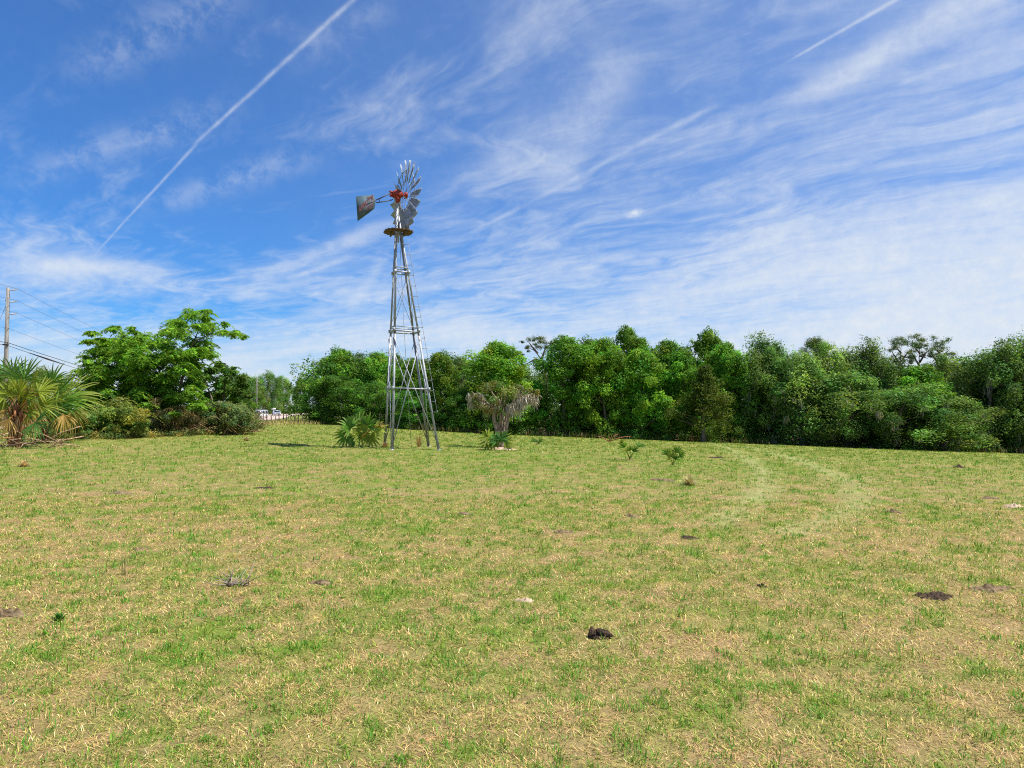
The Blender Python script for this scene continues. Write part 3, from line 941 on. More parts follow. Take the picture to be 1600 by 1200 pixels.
# twigs and tufts --------------------------------------------------
def tuft(name, label, cat, uv, n, L, spread, col, seed, wd=.012, cv=.3, group=None):
    B = G(*uv); r = np.random.RandomState(seed); mb = MB()
    for i in range(n):
        a = r.uniform(0, 2 * PI); ln = r.uniform(.4, 1) * L; le = r.uniform(0, spread)
        h = np.array([math.cos(a), math.sin(a), 0]); b = h * r.uniform(0, .12) * L; s = np.array([-h[1], h[0], 0]) * wd / 2
        m = b + (h * math.sin(le) * .45 + Zv * math.cos(le) * .55) * ln; t = b + (h * math.sin(le) + Zv * math.cos(le) * .75) * ln
        V = np.array([b - s, b + s, m + s * .8, m - s * .8, t]); V[:, 2] -= .01
        mb.add(V, [np.array([[0, 1, 2, 3]]), np.array([[3, 2, 4]])], np.asarray(col) * math.exp(r.normal(0, cv)))
    o = mb.build(name, M['straw']); o.location = B
    return tag(o, label, cat, group)


tuft('grass_tussock', 'rounded tan grass tussock on bare earth below the palmettos', 'grass tuft', (1077, 758), 260, .34, 1.4, (.44, .38, .19), 1, .014)
tuft('grass_tussock', 'small tan tussock near the roadside fence end', 'grass tuft', (385, 689), 160, .30, 1.3, (.42, .36, .18), 2, .02)
tuft('grass_tussock', 'low straw tussock below the left palm', 'grass tuft', (38, 729), 150, .30, 1.5, (.52, .38, .2), 9, .016)
tuft('tall_weed', 'sparse tall tan weed growing between the windmill legs', 'weed', (655, 698), 26, .95, .5, (.42, .30, .12), 3, .02)
tuft('dead_weed', 'dry brown weed stubble round the left legs of the windmill', 'weed', (601, 699), 110, .35, 1.3, (.40, .26, .14), 4, .022)
tuft('green_weed', 'dark green leafy weed near the left border beside reddish dung', 'weed', (92, 970), 44, .13, .9, (.045, .15, .02), 5, .016, .2)
tuft('pale_weed', 'pale straw weed on the left slope under the palm', 'weed', (196, 898), 20, .36, .35, (.40, .30, .15), 6, .005)
B = G(377, 915); mb = MB(); r = np.random.RandomState(8)
for i in range(26):
    a = r.uniform(-.5, PI + .5) if i > 5 else r.uniform(.9, 1.5); L = r.uniform(.08, .26); up_ = r.uniform(.02, .5) if i > 5 else 1.1
    d = np.array([math.cos(a), math.sin(a) * .5, up_]); d /= np.linalg.norm(d)
    p = np.array([r.uniform(-.16, .1), r.uniform(-.05, .05), .01]); q = p + d * L
    mb.tube([p, (p + q) / 2 + rand_unit(1, r)[0] * .02, q], [.006, .004, .002], 4, np.array([.38, .31, .26]) * r.uniform(.5, 1.4))
o = mb.build('dead_twigs', M['moss']); o.location = B; tag(o, 'bare grey dead twigs lying in the straw of the near field', 'twigs')


# ------------------------------------------------------------------ trees
def tube_limb(mb, a, b, r0, r1, r, col, bend=.12, sides=6, n=6):
    a = np.asarray(a, float); b = np.asarray(b, float); L = np.linalg.norm(b - a)
    t = np.linspace(0, 1, n)[:, None]; m = (a + b) / 2 + rand_unit(1, r)[0] * L * bend + Zv * L * .06
    p = a * (1 - t) ** 2 + 2 * m * t * (1 - t) + b * t ** 2
    mb.tube(p, np.linspace(r0, r1, n), sides, col)


def prof_broad(t): return np.interp(t, [0, .12, .35, .6, .8, .93, 1], [.45, .85, 1, 1, .90, .66, .30])
def prof_oak(t): return np.interp(t, [0, .15, .4, .65, .85, 1], [.7, .95, 1, .97, .82, .42])
def prof_cedar(t): return np.interp(t, [0, .1, .25, .6, .85, 1], [.75, 1, .95, .6, .3, .04])
def prof_pine(t): return np.interp(t, [0, .4, .5, .65, .85, 1], [.0, .15, .7, 1, .85, .35])


KIND = {
    'broad': dict(prof=prof_broad, W=5.4, n=120, cr=(.50, 1.0), nl=230, leaf=.195, col=(.130, .280, .026), var=.28, yel=.35, base=.04, flat=.85, bark='bark', upb=.35),
    'oak': dict(prof=prof_oak, W=6.4, n=125, cr=(.5, 1.0), nl=220, leaf=.17, col=(.116, .220, .046), var=.34, yel=.22, base=.02, flat=1.3, bark='bark', moss=90, upb=.45),
    'cedar': dict(prof=prof_cedar, W=5.0, n=120, cr=(.35, .65), nl=190, leaf=.14, col=(.115, .185, .028), var=.18, yel=.2, base=.02, flat=1.3, bark='bark', upb=.1, droop=.9),
    'pine': dict(prof=prof_pine, W=5.0, n=58, cr=(.45, .85), nl=230, leaf=.17, col=(.105, .180, .038), var=.2, yel=.3, base=.46, flat=.5, bark='pinebark', upb=.6, asp=.32),
    'vine': dict(prof=prof_oak, W=6.5, n=125, cr=(.5, 1.0), nl=170, leaf=.18, col=(.080, .205, .026), var=.40, yel=.3, base=.0, flat=.9, bark='bark', upb=.3, droop=.5),
}


def make_tree(kind, seed, H=9.0):
    K = KIND[kind]; r = np.random.RandomState(seed)
    root = empty({'broad': 'broadleaf_tree', 'vine': 'vine_covered_tree'}.get(kind, kind + '_tree'))
    W = K['W']; n = K['n']
    t = K['base'] + (1 - K['base']) * r.uniform(0, 1, n) ** .9; t = np.clip(t + r.normal(0, .03, n), 0, 1.04)
    az = np.arange(n) * 2.39996 + r.normal(0, .5, n)
    ph = r.uniform(0, 2 * PI, 6)
    lob = 1 + .24 * np.sin(2 * az + ph[0] + 3 * t) + .20 * np.sin(3 * az + ph[1] - 6 * t) + .10 * np.sin(5 * az + ph[2] + 9 * t)
    rad = W / 2 * K['prof'](t) * lob * r.uniform(.40, 1.0, n) ** .6 * np.where(r.uniform(0, 1, n) < .16, 1.28, 1)
    crr = r.uniform(*K['cr'], n)
    rad = np.maximum(rad - crr * .5, 0)
    lean = r.normal(0, .35, 2)
    C = np.stack([rad * np.cos(az) + lean[0] * t, rad * np.sin(az) + lean[1] * t, t * (H - .6) + .25], 1)
    R3 = np.stack([crr, crr, crr * K['flat']], 1)
    crown = MB()
    clump_leaves(crown, C, R3, K['nl'], K['leaf'], K['col'], r, var=K['var'], yel=K['yel'], upb=K['upb'], asp=K.get('asp', .6), droop=K.get('droop', 0))
    # loose sprays past the outline
    m = n // 2; D = rand_unit(m, r); D[:, 2] = np.abs(D[:, 2]) * .8
    pick = r.randint(0, n, m); C2 = C[pick] + D * crr[pick][:, None] * 1.05
    clump_leaves(crown, C2, np.full((m, 3), .30), 26, K['leaf'], K['col'], r, var=K['var'], yel=K['yel'], outer=.1, asp=K.get('asp', .6))
    tr = MB(); top = np.array([lean[0] * .85, lean[1] * .85, H * .86])
    tt = np.linspace(0, 1, 9)[:, None]
    tw = np.stack([.18 * np.sin(tt[:, 0] * 4 + ph[3]), .18 * np.sin(tt[:, 0] * 5 + ph[4]), 0 * tt[:, 0]], 1)
    tp = np.array([0, 0, -.3]) * (1 - tt) + top * tt + tw * tt * 1.5
    tr.tube(tp, np.linspace(.20, .04, 9) * (1.3 if kind == 'oak' else 1), 8, (1, 1, 1))
    for k in range(0, n, 2 if kind == 'pine' else 4):
        q = np.clip((C[k][2] - rad[k] * .55) / (H * .86), .06, .97)
        tube_limb(tr, np.array([np.interp(q, tt[:, 0], tp[:, i]) for i in range(3)]), C[k], .035 + .05 * (1 - q), .014, r, (1, 1, 1))
    tr.build('trunk', M[K['bark']], root)
    if K.get('moss'):
        ms = crown; k = r.choice(n, K['moss'], p=(rad + .05) / (rad + .05).sum())
        hang_moss(ms, C[k] - Zv * crr[k][:, None] * .5 + rand_unit(len(k), r) * .4, r.uniform(.4, 1.3, len(k)), 9, r)
    crown.build('crown', M['leaf'], root)
    root['_W'] = W; root['_H'] = H
    return root


def hang_moss(mb, A, L, n, r, col=(.30, .29, .23), wd=.035, sp=.10):
    A = np.repeat(A, n, 0); L = np.repeat(L, n) * r.uniform(.4, 1.1, len(A))
    A = A + r.normal(0, sp, A.shape) * np.array([1, 1, .6])
    m = len(A); a = r.uniform(0, 2 * PI, m); s = np.stack([np.cos(a), np.sin(a), 0 * a], 1) * wd / 2
    j1 = r.normal(0, .05, (m, 3)); j2 = r.normal(0, .08, (m, 3))
    M1 = A - Zv * (L * .5)[:, None] + j1; M2 = A - Zv * L[:, None] + j2
    V = np.stack([A - s * .6, A + s * .6, M1 + s, M1 - s, M2 + s * .15, M2 - s * .15], 1).reshape(-1, 3)
    b = np.arange(m)[:, None] * 6
    Q = np.concatenate([b + np.array([[0, 1, 2, 3]]), b + np.array([[3, 2, 4, 5]])])
    c = np.asarray(col) * np.exp(r.normal(0, .22, (m, 1)))
    mb.add(V, Q, np.repeat(c, 6, 0))

protos = {(k, s): None for k in KIND for s in range(3)}
used = set()


def place_tree(kind, var, u, top, wpx, Y, label, rz=None, dz=0):
    key = (kind, var)
    if protos[key] is None: protos[key] = make_tree(kind, 100 + 17 * var + 31 * list(KIND).index(kind))
    src = protos[key]
    o = src if key not in used else copy_tree(src)
    used.add(key)
    p = P(u, 640, Y); z = float(gz(p[0], Y)) - .08
    H = P(u, top, Y)[2] - z
    o.location = (p[0], Y, z + dz)
    sx = wpx * px(Y) / src['_W'] * (1.45 if kind == 'oak' and Y < 100 else 1.28 if kind in ('broad', 'vine') and Y < 100 else 1.12); sz = H / src['_H'] / 1.02
    o.scale = (sx, sx * .95, sz)
    o.rotation_euler = (0, 0, random.uniform(0, 6.28) if rz is None else rz)
    tag(o, label, {'broad': 'tree', 'oak': 'oak', 'cedar': 'cedar', 'pine': 'pine', 'vine': 'tree'}[kind], 'trees of the wood behind the pasture')
    return o


TREES = [
    # left part of the wood, beside the roadside fence
    ('vine', 0, 508, 590, 56, 66, 'dark vine smothered tree at the fence end of the wood'),
    ('vine', 1, 540, 586, 84, 65, 'vine covered dark tree with a low skirt, second from the fence end'),
    ('vine', 2, 592, 596, 70, 63, 'vine covered dark tree directly behind the left windmill legs'),
    ('pine', 0, 510, 554, 44, 74, 'thin open pine top rising over the fence end of the wood'),
    ('broad', 0, 530, 546, 62, 75, 'rounded green tree showing above the vine covered ones left of the windmill'),
    ('pine', 1, 562, 546, 48, 78, 'pine crown above the vines, just left of the windmill'),
    ('broad', 1, 590, 550, 50, 74, 'broadleaf crown touching the left edge of the windmill tower'),
    ('pine', 2, 618, 554, 44, 78, 'pine top seen through the windmill tower near its left legs'),
    ('broad', 2, 640, 562, 58, 68, 'broadleaf tree seen through the middle of the windmill tower'),
    ('pine', 0, 660, 556, 46, 76, 'pine crown behind the right windmill legs'),
    ('broad', 0, 690, 551, 58, 62, 'bright green tree immediately right of the windmill tower'),
    ('vine', 1, 655, 610, 66, 61, 'low vine heap in front of the wood between the windmill legs'),
    ('pine', 1, 718, 552, 44, 72, 'slim pine between the tower and the tall bright tree'),
    # middle
    ('broad', 1, 765, 533, 84, 60, 'tall bright green tree standing behind the mossy dead palm'),
    ('vine', 2, 728, 604, 60, 60, 'dark leafy low tree left of the mossy tree'),
    ('vine', 0, 800, 606, 70, 61, 'dark leafy low tree right of the mossy trunk'),
    ('oak', 0, 806, 573, 60, 70, 'greyish oak filling the dip between two bright trees'),
    ('broad', 2, 878, 528, 82, 61, 'dense mid green tree right of the leaning pine'),
    ('broad', 0, 918, 532, 74, 63, 'bright leafy tree third from the leaning pine'),
    ('broad', 1, 948, 529, 60, 60, 'narrow bright tree left of the tallest crown'),
    ('broad', 2, 975, 513, 58, 68, 'tallest rounded crown standing clear above the middle of the wood'),
    ('broad', 0, 1004, 545, 76, 60, 'wide yellowish green tree under the tallest crown'),
    ('broad', 1, 1038, 531, 62, 66, 'green tree with a two pronged top right of the tallest crown'),
    ('broad', 2, 1068, 548, 62, 61, 'leafy tree just left of the olive cedar'),
    ('cedar', 0, 1098, 572, 96, 57, 'olive green conical cedar standing forward of the wood'),
    ('broad', 0, 1112, 517, 66, 66, 'tall bright crown directly above the olive cedar'),
    ('broad', 1, 1142, 536, 60, 62, 'bright yellow green tree right above the shoulder of the olive cedar'),
    # right, greyish oaks
    ('oak', 1, 1180, 545, 66, 62, 'dark oak where the bright trees right of the olive cedar give way to oaks'),
    ('oak', 2, 1216, 528, 78, 63, 'grey green oak with an open top, first of the high oaks'),
    ('pine', 0, 1277, 520, 58, 66, 'high open crowned pine rising out of the oaks'),
    ('oak', 0, 1252, 553, 92, 59, 'broad moss hung oak under the high open crowned pine'),
    ('oak', 1, 1310, 537, 66, 63, 'oak with a pointed top right of the high open pine'),
    ('oak', 2, 1345, 540, 72, 64, 'oak with a smooth rounded top midway along the oaks'),
    ('oak', 0, 1325, 585, 100, 58, 'low spreading oak facing the pasture below the pointed topped oak'),
    ('oak', 1, 1378, 560, 76, 62, 'grey oak below the flat topped pines'),
    ('broad', 2, 1440, 572, 84, 60, 'bright yellow green tree under the flat topped pines'),
    ('oak', 2, 1392, 606, 112, 57, 'grey green oak bulging out over the pasture below the flat topped pines'),
    ('oak', 0, 1472, 622, 96, 56.5, 'low grey green oak at the edge, left of the dark clearing'),
    ('oak', 1, 1505, 556, 76, 66, 'oak behind the dip right of the flat topped pines'),
    ('oak', 2, 1542, 545, 86, 62, 'dark wide oak over the leaf litter clearing'),
    ('broad', 1, 1568, 553, 60, 64, 'mid green tree between the last oaks on the right'),
    ('oak', 0, 1597, 527, 84, 62, 'tall oak at the right border of the picture'),
    ('oak', 1, 1575, 600, 90, 64, 'low dark oak shading the leaf litter at the right border'),
    ('oak', 2, 1660, 540, 110, 61, 'oak just beyond the right border of the picture'),
    # far trees closing the road gap
    ('oak', 0, 395, 590, 40, 215, 'far oak at the bend of the road, nearest the grey pole'),
    ('oak', 2, 420, 583, 38, 222, 'far dark oak above the white vehicles on the road'),
    ('oak', 1, 445, 588, 34, 230, 'far oak right of the white vehicles'),
    ('broad', 2, 470, 592, 30, 205, 'far green tree where the road meets the wood'),
    ('oak', 1, 372, 584, 40, 235, 'far oak half hidden by the shrubby roadside tree'),
    ('oak', 2, 80, 577, 60, 120, 'distant tree top peeping between the palms and the roadside tree'),
    ('oak', 0, 20, 585, 70, 125, 'distant tree top behind the big cabbage palm'),
]
for t in TREES: place_tree(*t)

# fill of the wood behind, and brush along its foot (nobody could count these)
r = np.random.RandomState(21)
wd_ = MB()
for u in np.arange(500, 1700, 22):
    Y = r.uniform(72, 84); topv = r.uniform(553, 578); w = r.uniform(2.4, 3.6)
    p = P(u, 640, Y); z0 = float(gz(p[0], Y)); H = P(u, topv, Y)[2] - z0
    n = 34; t = r.uniform(.04, 1, n); az = r.uniform(0, 2 * PI, n); rd = w * prof_oak(t) * r.uniform(.3, 1, n)
    C = np.stack([p[0] + rd * np.cos(az), Y + rd * np.sin(az), z0 + t * (H - .4)], 1)
    clump_leaves(wd_, C, np.full((n, 3), 1.05), 90, .27, (.080, .17, .03), r, var=.3)
tag(wd_.build('woods', M['leaf']), 'dense green woods closing the view behind the edge trees', 'woods', kind='stuff')
ug = MB(); n = 460
x = r.uniform(-21, 46, n); y = edge_y(x) + r.uniform(-1.3, 3.5, n)
keep = ~((x > 40.5) & (r.uniform(0, 1, n) < .85))
x, y = x[keep], y[keep]; n = len(x); hh = r.uniform(.25, .8, n)
C = np.stack([x, y, gz(x, y) + hh * .7], 1)
clump_leaves(ug, C, np.stack([hh * 1.1, hh * 1.0, hh], 1), 85, .16, (.080, .19, .03), r, var=.4)
tag(ug.build('undergrowth', M['leaf']), 'dark green undergrowth along the foot of the wood', 'undergrowth', kind='stuff')
# dead wood at the right clearing
B = G(1568, 705); mb = MB()
for i in range(60):
    p = np.array([r.uniform(-1.6, 1.8), r.uniform(-.5, .6), r.uniform(0, .4)]); a = r.uniform(0, 2 * PI); L = r.uniform(.3, 1.2)
    q = p + np.array([math.cos(a), math.sin(a), r.uniform(-.1, .5)]) * L
    mb.tube([p, q], r.uniform(.01, .035), 4, np.array([1, .8, .7]) * r.uniform(.5, 1.5))
o = mb.build('brush_pile', M['palmbark']); o.location = B; tag(o, 'brown brush pile at the dark clearing near the right border', 'brush pile')
mb = MB(); B = G(952, 690)
for a, L in ((.35, 1.3), (.9, .8), (2.6, .9), (1.6, .5)):
    mb.tube([(0, 0, 0), (math.cos(a) * L * .5, 0, math.sin(a) * L * .4 + .05), (math.cos(a) * L, -.1, math.sin(a) * L * .7)], [.035, .025, .012], 5, (1.6, 1.2, 1.0))
o = mb.build('fallen_branch', M['palmbark']); o.location = B; tag(o, 'pale fallen branch at the foot of the wood left of the forked palmetto', 'branch')


# leafy things on the left built from pixel clumps ------------------------
def pixel_tree(name, label, cat, base_uv, Y, limbs, clumps, leaf, col, seed, n=300, asp=.4, dj=1.2, yel=.3, var=.2, mat='bark', trunk_r=.12, upb=.4, flat=.8, droop=0, outer=.35, flow=0, group=None, spray=0, cs=1.0):
    r = np.random.RandomState(seed)
    p = P(base_uv[0], 640, Y); B = np.array([p[0], Y, float(gz(p[0], Y)) - .05]); s = px(Y)
    root = empty(name, B); tag(root, label, cat, group)
    if limbs:
        mb = MB()
        for L in limbs:
            pts = np.array([P(u, v, Y + (r.normal(0, dj * .4) if k else 0)) - B for k, (u, v) in enumerate(L)])
            if L[0] == base_uv: pts[0] = [0, 0, -.1]
            # smooth
            t = np.linspace(0, len(pts) - 1, len(pts) * 3); pts = np.stack([np.interp(t, np.arange(len(pts)), pts[:, i]) for i in range(3)], 1)
            mb.tube(pts, np.linspace(trunk_r, trunk_r * .15, len(pts)), 6, (1, 1, 1))
        mb.build('trunk', M[mat], root)
    C = []; R = []
    for (u, v, q) in clumps:
        q = q * cs; k = max(2, int(q / 4.2))
        for _ in range(k):
            o_ = rand_unit(1, r)[0] * q * r.uniform(.2, .95)
            C.append(P(u + o_[0], v + o_[2], Y + r.normal(0, dj)) - B); R.append(q * s * r.uniform(.36, .62))
    C = np.array(C); R = np.array(R)
    zlo = gz(C[:, 0] + B[0], C[:, 1] + B[1]) - B[2]
    C[:, 2] = np.maximum(C[:, 2], zlo + R * .45)
    mb = MB()
    clump_leaves(mb, C, np.stack([R, R, R * flat], 1), n, leaf, col, r, var=var, yel=yel, outer=outer, asp=asp, upb=upb, droop=droop)
    if spray:
        # arching feathery sprays of paired leaflets
        m = int(len(C) * spray); pk = r.randint(0, len(C), m); D = rand_unit(m, r); D[:, 2] = np.abs(D[:, 2]) * .75 - .1
        LC, LN, LA, LL = [], [], [], []
        for j in range(m):
            c = C[pk[j]] + D[j] * R[pk[j]] * r.uniform(.2, .8); Ls = (R[pk[j]] + .2) * r.uniform(.6, 1.3); k = 12
            t = np.linspace(0, 1, k)[:, None]; d = D[j] * np.array([1, 1, .7]); pts = c + d * Ls * t + Zv * (.30 * Ls * t - .70 * Ls * t * t)
            sd = np.cross(d, Zv); sd /= np.linalg.norm(sd) + 1e-6
            for sg in (-1, 1):
                LC.append(pts + sd * sg * leaf * .38); LN.append(np.tile(Zv * .7 + d * .4, (k, 1)) + rand_unit(k, r) * .7); LA.append(np.tile(sd * sg + d * .5, (k, 1)))
                LL.append(np.full(k, math.exp(r.normal(0, var))))
        LC = np.concatenate(LC); LN = np.concatenate(LN); LA = np.concatenate(LA); LL = np.concatenate(LL); k = len(LC)
        LN /= np.linalg.norm(LN, axis=1)[:, None]
        cc = np.asarray(col) * (LL * np.exp(r.normal(0, .15, k)))[:, None]; cc[:, 0] *= np.clip(1 + r.normal(.1, .3, k), .6, 2)
        leaf_quads(mb, LC, LN, leaf * r.uniform(.7, 1.15, k), leaf * asp * .9, cc, r, LA)
    mb.build('crown', M['leaf'], root)
    return root


LTR = np.random.RandomState(99); LTF = []
while len(LTF) < 80:
    u_, v_ = LTR.uniform(140, 318), LTR.uniform(535, 655)
    if v_ > 535 + max(0, 190 - u_) * .25 and not (u_ > 300 and 552 < v_ < 580): LTF.append((u_, v_, LTR.uniform(13, 19)))
LTF += [(132, 600, 16), (128, 625, 16), (140, 640, 18), (150, 615, 18), (160, 650, 18), (325, 560, 10), (308, 588, 14)]
pixel_tree('roadside_tree', 'shrubby bright green tree with long arching feathery branches, tallest on the left', 'tree', (266, 668), 33.5,
    [[(266, 668), (262, 640), (268, 605), (288, 560), (305, 532), (335, 520), (372, 528)], [(266, 668), (245, 625), (215, 585), (185, 550), (145, 530)], [(266, 668), (262, 610), (245, 570), (225, 535)],
     [(266, 668), (285, 590), (300, 540), (315, 505)], [(266, 668), (240, 640), (190, 605), (140, 580)], ],
    [(270, 512, 20), (288, 504, 18), (305, 500, 19), (325, 502, 18), (340, 510, 15), (355, 520, 13), (368, 525, 9), (380, 530, 6), (320, 522, 22), (292, 526, 24), (265, 530, 22), (243, 533, 20), (222, 535, 17), (208, 522, 9),
     (190, 530, 16), (175, 520, 11), (160, 528, 12), (143, 520, 9), (136, 535, 9), (148, 548, 13), (170, 548, 18), (195, 552, 22), (225, 558, 25), (260, 560, 26), (298, 556, 24), (328, 545, 16), (130, 563, 10), (145, 573, 14), (170, 580, 20),
     (200, 588, 22), (235, 590, 25), (272, 588, 24), (298, 580, 14), (140, 597, 16), (165, 608, 20), (195, 618, 22), (225, 615, 20), (255, 612, 18), (150, 625, 16), (178, 632, 16), (310, 548, 14), (170, 645, 16), (200, 640, 20), (230, 638, 20), (258, 640, 18), (280, 625, 18), (300, 605, 15), (215, 655, 14), (150, 645, 14), (270, 655, 12), (125, 605, 12), (120, 580, 8)] + LTF,
     .15, (.120, .310, .026), 31, n=70, asp=.36, dj=1.5, yel=.3, trunk_r=.085, outer=.1, spray=12, flat=1.0, var=.3)
pixel_tree('roadside_tree', 'round dark green tree filling the right flank of the feathery roadside tree', 'tree', (345, 668), 36.5,
    [[(345, 668), (348, 630), (352, 600), (360, 575)], [(345, 668), (330, 620), (318, 590)], [(345, 668), (370, 620), (388, 600)]],
    [(328, 578, 14), (346, 571, 15), (364, 580, 16), (378, 592, 14), (322, 598, 18), (345, 598, 22), (368, 606, 20), (386, 610, 13), (394, 622, 10), (310, 618, 18), (335, 622, 22), (362, 628, 20), (388, 632, 13), (300, 600, 14), (312, 585, 10), (290, 625, 14), (350, 645, 16), (380, 645, 12), (312, 640, 18), (330, 650, 18), (305, 595, 14), (298, 640, 16), (355, 615, 20), (340, 580, 16)],
    .15, (.085, .205, .026), 33, n=200, asp=.55, dj=1.3, var=.34, trunk_r=.08, outer=.1, spray=4)
PC = (.085, .145, .040)
pixel_tree('pine_tree', 'leaning flat topped pine with a bare limb reaching to its left', 'pine', (856, 690), 65,
    [[(856, 690), (856, 640), (854, 590), (846, 562), (836, 548), (820, 541)], [(850, 572), (838, 560), (828, 566), (818, 570)], [(846, 562), (852, 545), (862, 536)], [(840, 552), (830, 540), (826, 534)]],
    [(858, 534, 11), (845, 532, 10), (832, 534, 8), (820, 538, 7), (866, 542, 10), (814, 552, 4), (853, 541, 9), (822, 545, 5), (838, 540, 7), (870, 552, 10)], .17, PC, 81, n=120, cs=1.75, asp=.3, dj=1.0, flat=.6, upb=.7, outer=.1, trunk_r=.13, mat='pinebark', group='trees of the wood behind the pasture')
for i_, (u_, tv_, lab_) in enumerate(((1408, 529, 'left one of the flat topped pines'), (1437, 527, 'middle one of the flat topped pines, with visible bare stem'), (1468, 533, 'right one of the flat topped pines'))):
    pixel_tree('pine_tree', lab_, 'pine', (u_, 700), 69 + i_,
        [[(u_, 700), (u_ + 1, 620), (u_ - 1, 565), (u_, tv_ + 8)], [(u_, 572), (u_ - 10, 556), (u_ - 17, 546)], [(u_, 566), (u_ + 9, 552), (u_ + 17, 545)], [(u_, 552), (u_ - 8, 542)], [(u_, 556), (u_ + 12, 560)]],
        [(u_, tv_ + 4, 9), (u_ - 9, tv_ + 7, 9), (u_ + 9, tv_ + 6, 9), (u_ - 16, tv_ + 14, 9), (u_ + 17, tv_ + 15, 9), (u_ - 4, tv_ + 12, 8), (u_ + 7, tv_ + 22, 7), (u_ - 11, tv_ + 27, 7), (u_ + 18, tv_ + 30, 7), (u_ - 18, tv_ + 36, 8), (u_ + 4, tv_ + 40, 8)],
        .16, PC, 84 + i_, n=95, cs=1.9, asp=.35, dj=.9, flat=.6, upb=.7, outer=.1, trunk_r=.11, mat='pinebark', group='trees of the wood behind the pasture')
pixel_tree('hedge_bush', 'dense olive green small leaved bush beside the palms', 'bush', (192, 676), 29.5, None,
    [(165, 652, 26), (185, 646, 28), (207, 650, 26), (222, 658, 22), (175, 666, 24), (200, 666, 24), (218, 668, 20), (150, 660, 22), (160, 672, 18), (190, 672, 18)], .085, (.21, .275, .055), 41, spray=2.5, n=420, asp=.6, dj=.7, yel=.3, outer=.5, group='bushes along the pasture edge')
pixel_tree('hedge_bush', 'olive bush half hidden behind the leaning cabbage palm', 'bush', (128, 682), 28.5, None,
    [(110, 660, 26), (130, 652, 26), (140, 668, 24), (115, 674, 20), (95, 666, 22), (85, 676, 18), (130, 676, 16)], .09, (.14, .22, .042), 42, spray=2.5, n=380, asp=.6, dj=.7, yel=.3, group='bushes along the pasture edge')
pixel_tree('vine_post', 'greyish vine draped stump between the olive bush and the feathery tree', 'vine', (241, 674), 30.5,
    [[(241, 674), (240, 645), (243, 622)], [(241, 674), (236, 650), (232, 632)]],
    [(240, 628, 16), (238, 643, 20), (243, 656, 20), (240, 666, 18), (232, 640, 14), (250, 650, 14)], .07, (.23, .21, .085), 43, n=420, asp=.4, dj=.25, yel=.35, droop=.8)
def twig_bush(name, label, uv, Y, wpx, hpx, n, col, seed, extra=None, group=None):
    r = np.random.RandomState(seed); p = P(uv[0], 640, Y); B = np.array([p[0], Y, float(gz(p[0], Y)) - .03]); s = px(Y)
    root = empty(name, B); tag(root, label, 'bush', group); mb = MB()
    for i in range(n):
        x0 = r.uniform(-.5, .5) * wpx * s; a = r.uniform(0, PI); L = r.uniform(.5, 1) * hpx * s
        d = np.array([math.cos(a) * .7, r.normal(0, .3), abs(math.sin(a)) * .9 + .15]); d /= np.linalg.norm(d)
        b = np.array([x0, r.normal(0, .4), 0]); q = b + d * L; q2 = q + np.array([d[0], d[1], -.35]) * L * .4
        mb.tube([b, (b + q) / 2 + Zv * .05, q, q2], [.014, .010, .007, .003], 4, np.asarray(col) * math.exp(r.normal(0, .3)))
    mb.build('stems', M['palmbark'], root)
    if extra:
        n2, leaf, lc = extra; x = r.uniform(-.55, .55, n2) * wpx * s; z = r.uniform(.25, 1, n2) * hpx * s * (1 - .35 * (np.abs(x) / (wpx * s * .55)) ** 2)
        C = np.stack([x, r.normal(0, .5, n2), z], 1); mb = MB()
        clump_leaves(mb, C, np.full((n2, 3), .26) * np.array([1, 1, .7]), 90, leaf, lc, r, var=.25, yel=.3, outer=.1)
        mb.build('crown', M['leaf'], root)
    return root


twig_bush('twiggy_bush', 'bare tan twiggy bush under the feathery roadside tree', (278, 672), 31.5, 56, 44, 150, (1.7, 1.8, 1.8), 51, (150, .07, (.20, .20, .075)), 'bushes along the pasture edge')
twig_bush('twiggy_bush', 'wide grey green thicket with dark hollow and bare sticks beside the roadside gap', (344, 673), 33, 88, 50, 70, (1.7, 1.8, 1.9), 52, (330, .085, (.17, .225, .075)), 'bushes along the pasture edge')
twig_bush('twiggy_bush', 'low arching grey green brush at the roadside gap, right end of the thicket', (384, 668), 36, 38, 32, 50, (1.5, 1.5, 1.4), 53, (110, .08, (.17, .20, .07)), 'bushes along the pasture edge')
# low weeds along the hedge foot
mb = MB(); r = np.random.RandomState(61); n = 150
u = r.uniform(60, 400, n); Yh = np.interp(u, [60, 200, 300, 400], [26.3, 28.5, 31, 36]) + r.normal(0, .35, n)
C = np.array([P(a, 640, b) for a, b in zip(u, Yh)]); C[:, 2] = gz(C[:, 0], C[:, 1]) + r.uniform(.03, .22, n)
clump_leaves(mb, C, np.stack([r.uniform(.15, .4, n), r.uniform(.15, .3, n), r.uniform(.1, .22, n)], 1), 60, .07, (.12, .15, .04), r, var=.4, yel=.5, outer=.1)
tag(mb.build('hedge_weeds', M['leaf']), 'olive and tan weeds along the foot of the hedge', 'weeds', kind='stuff')

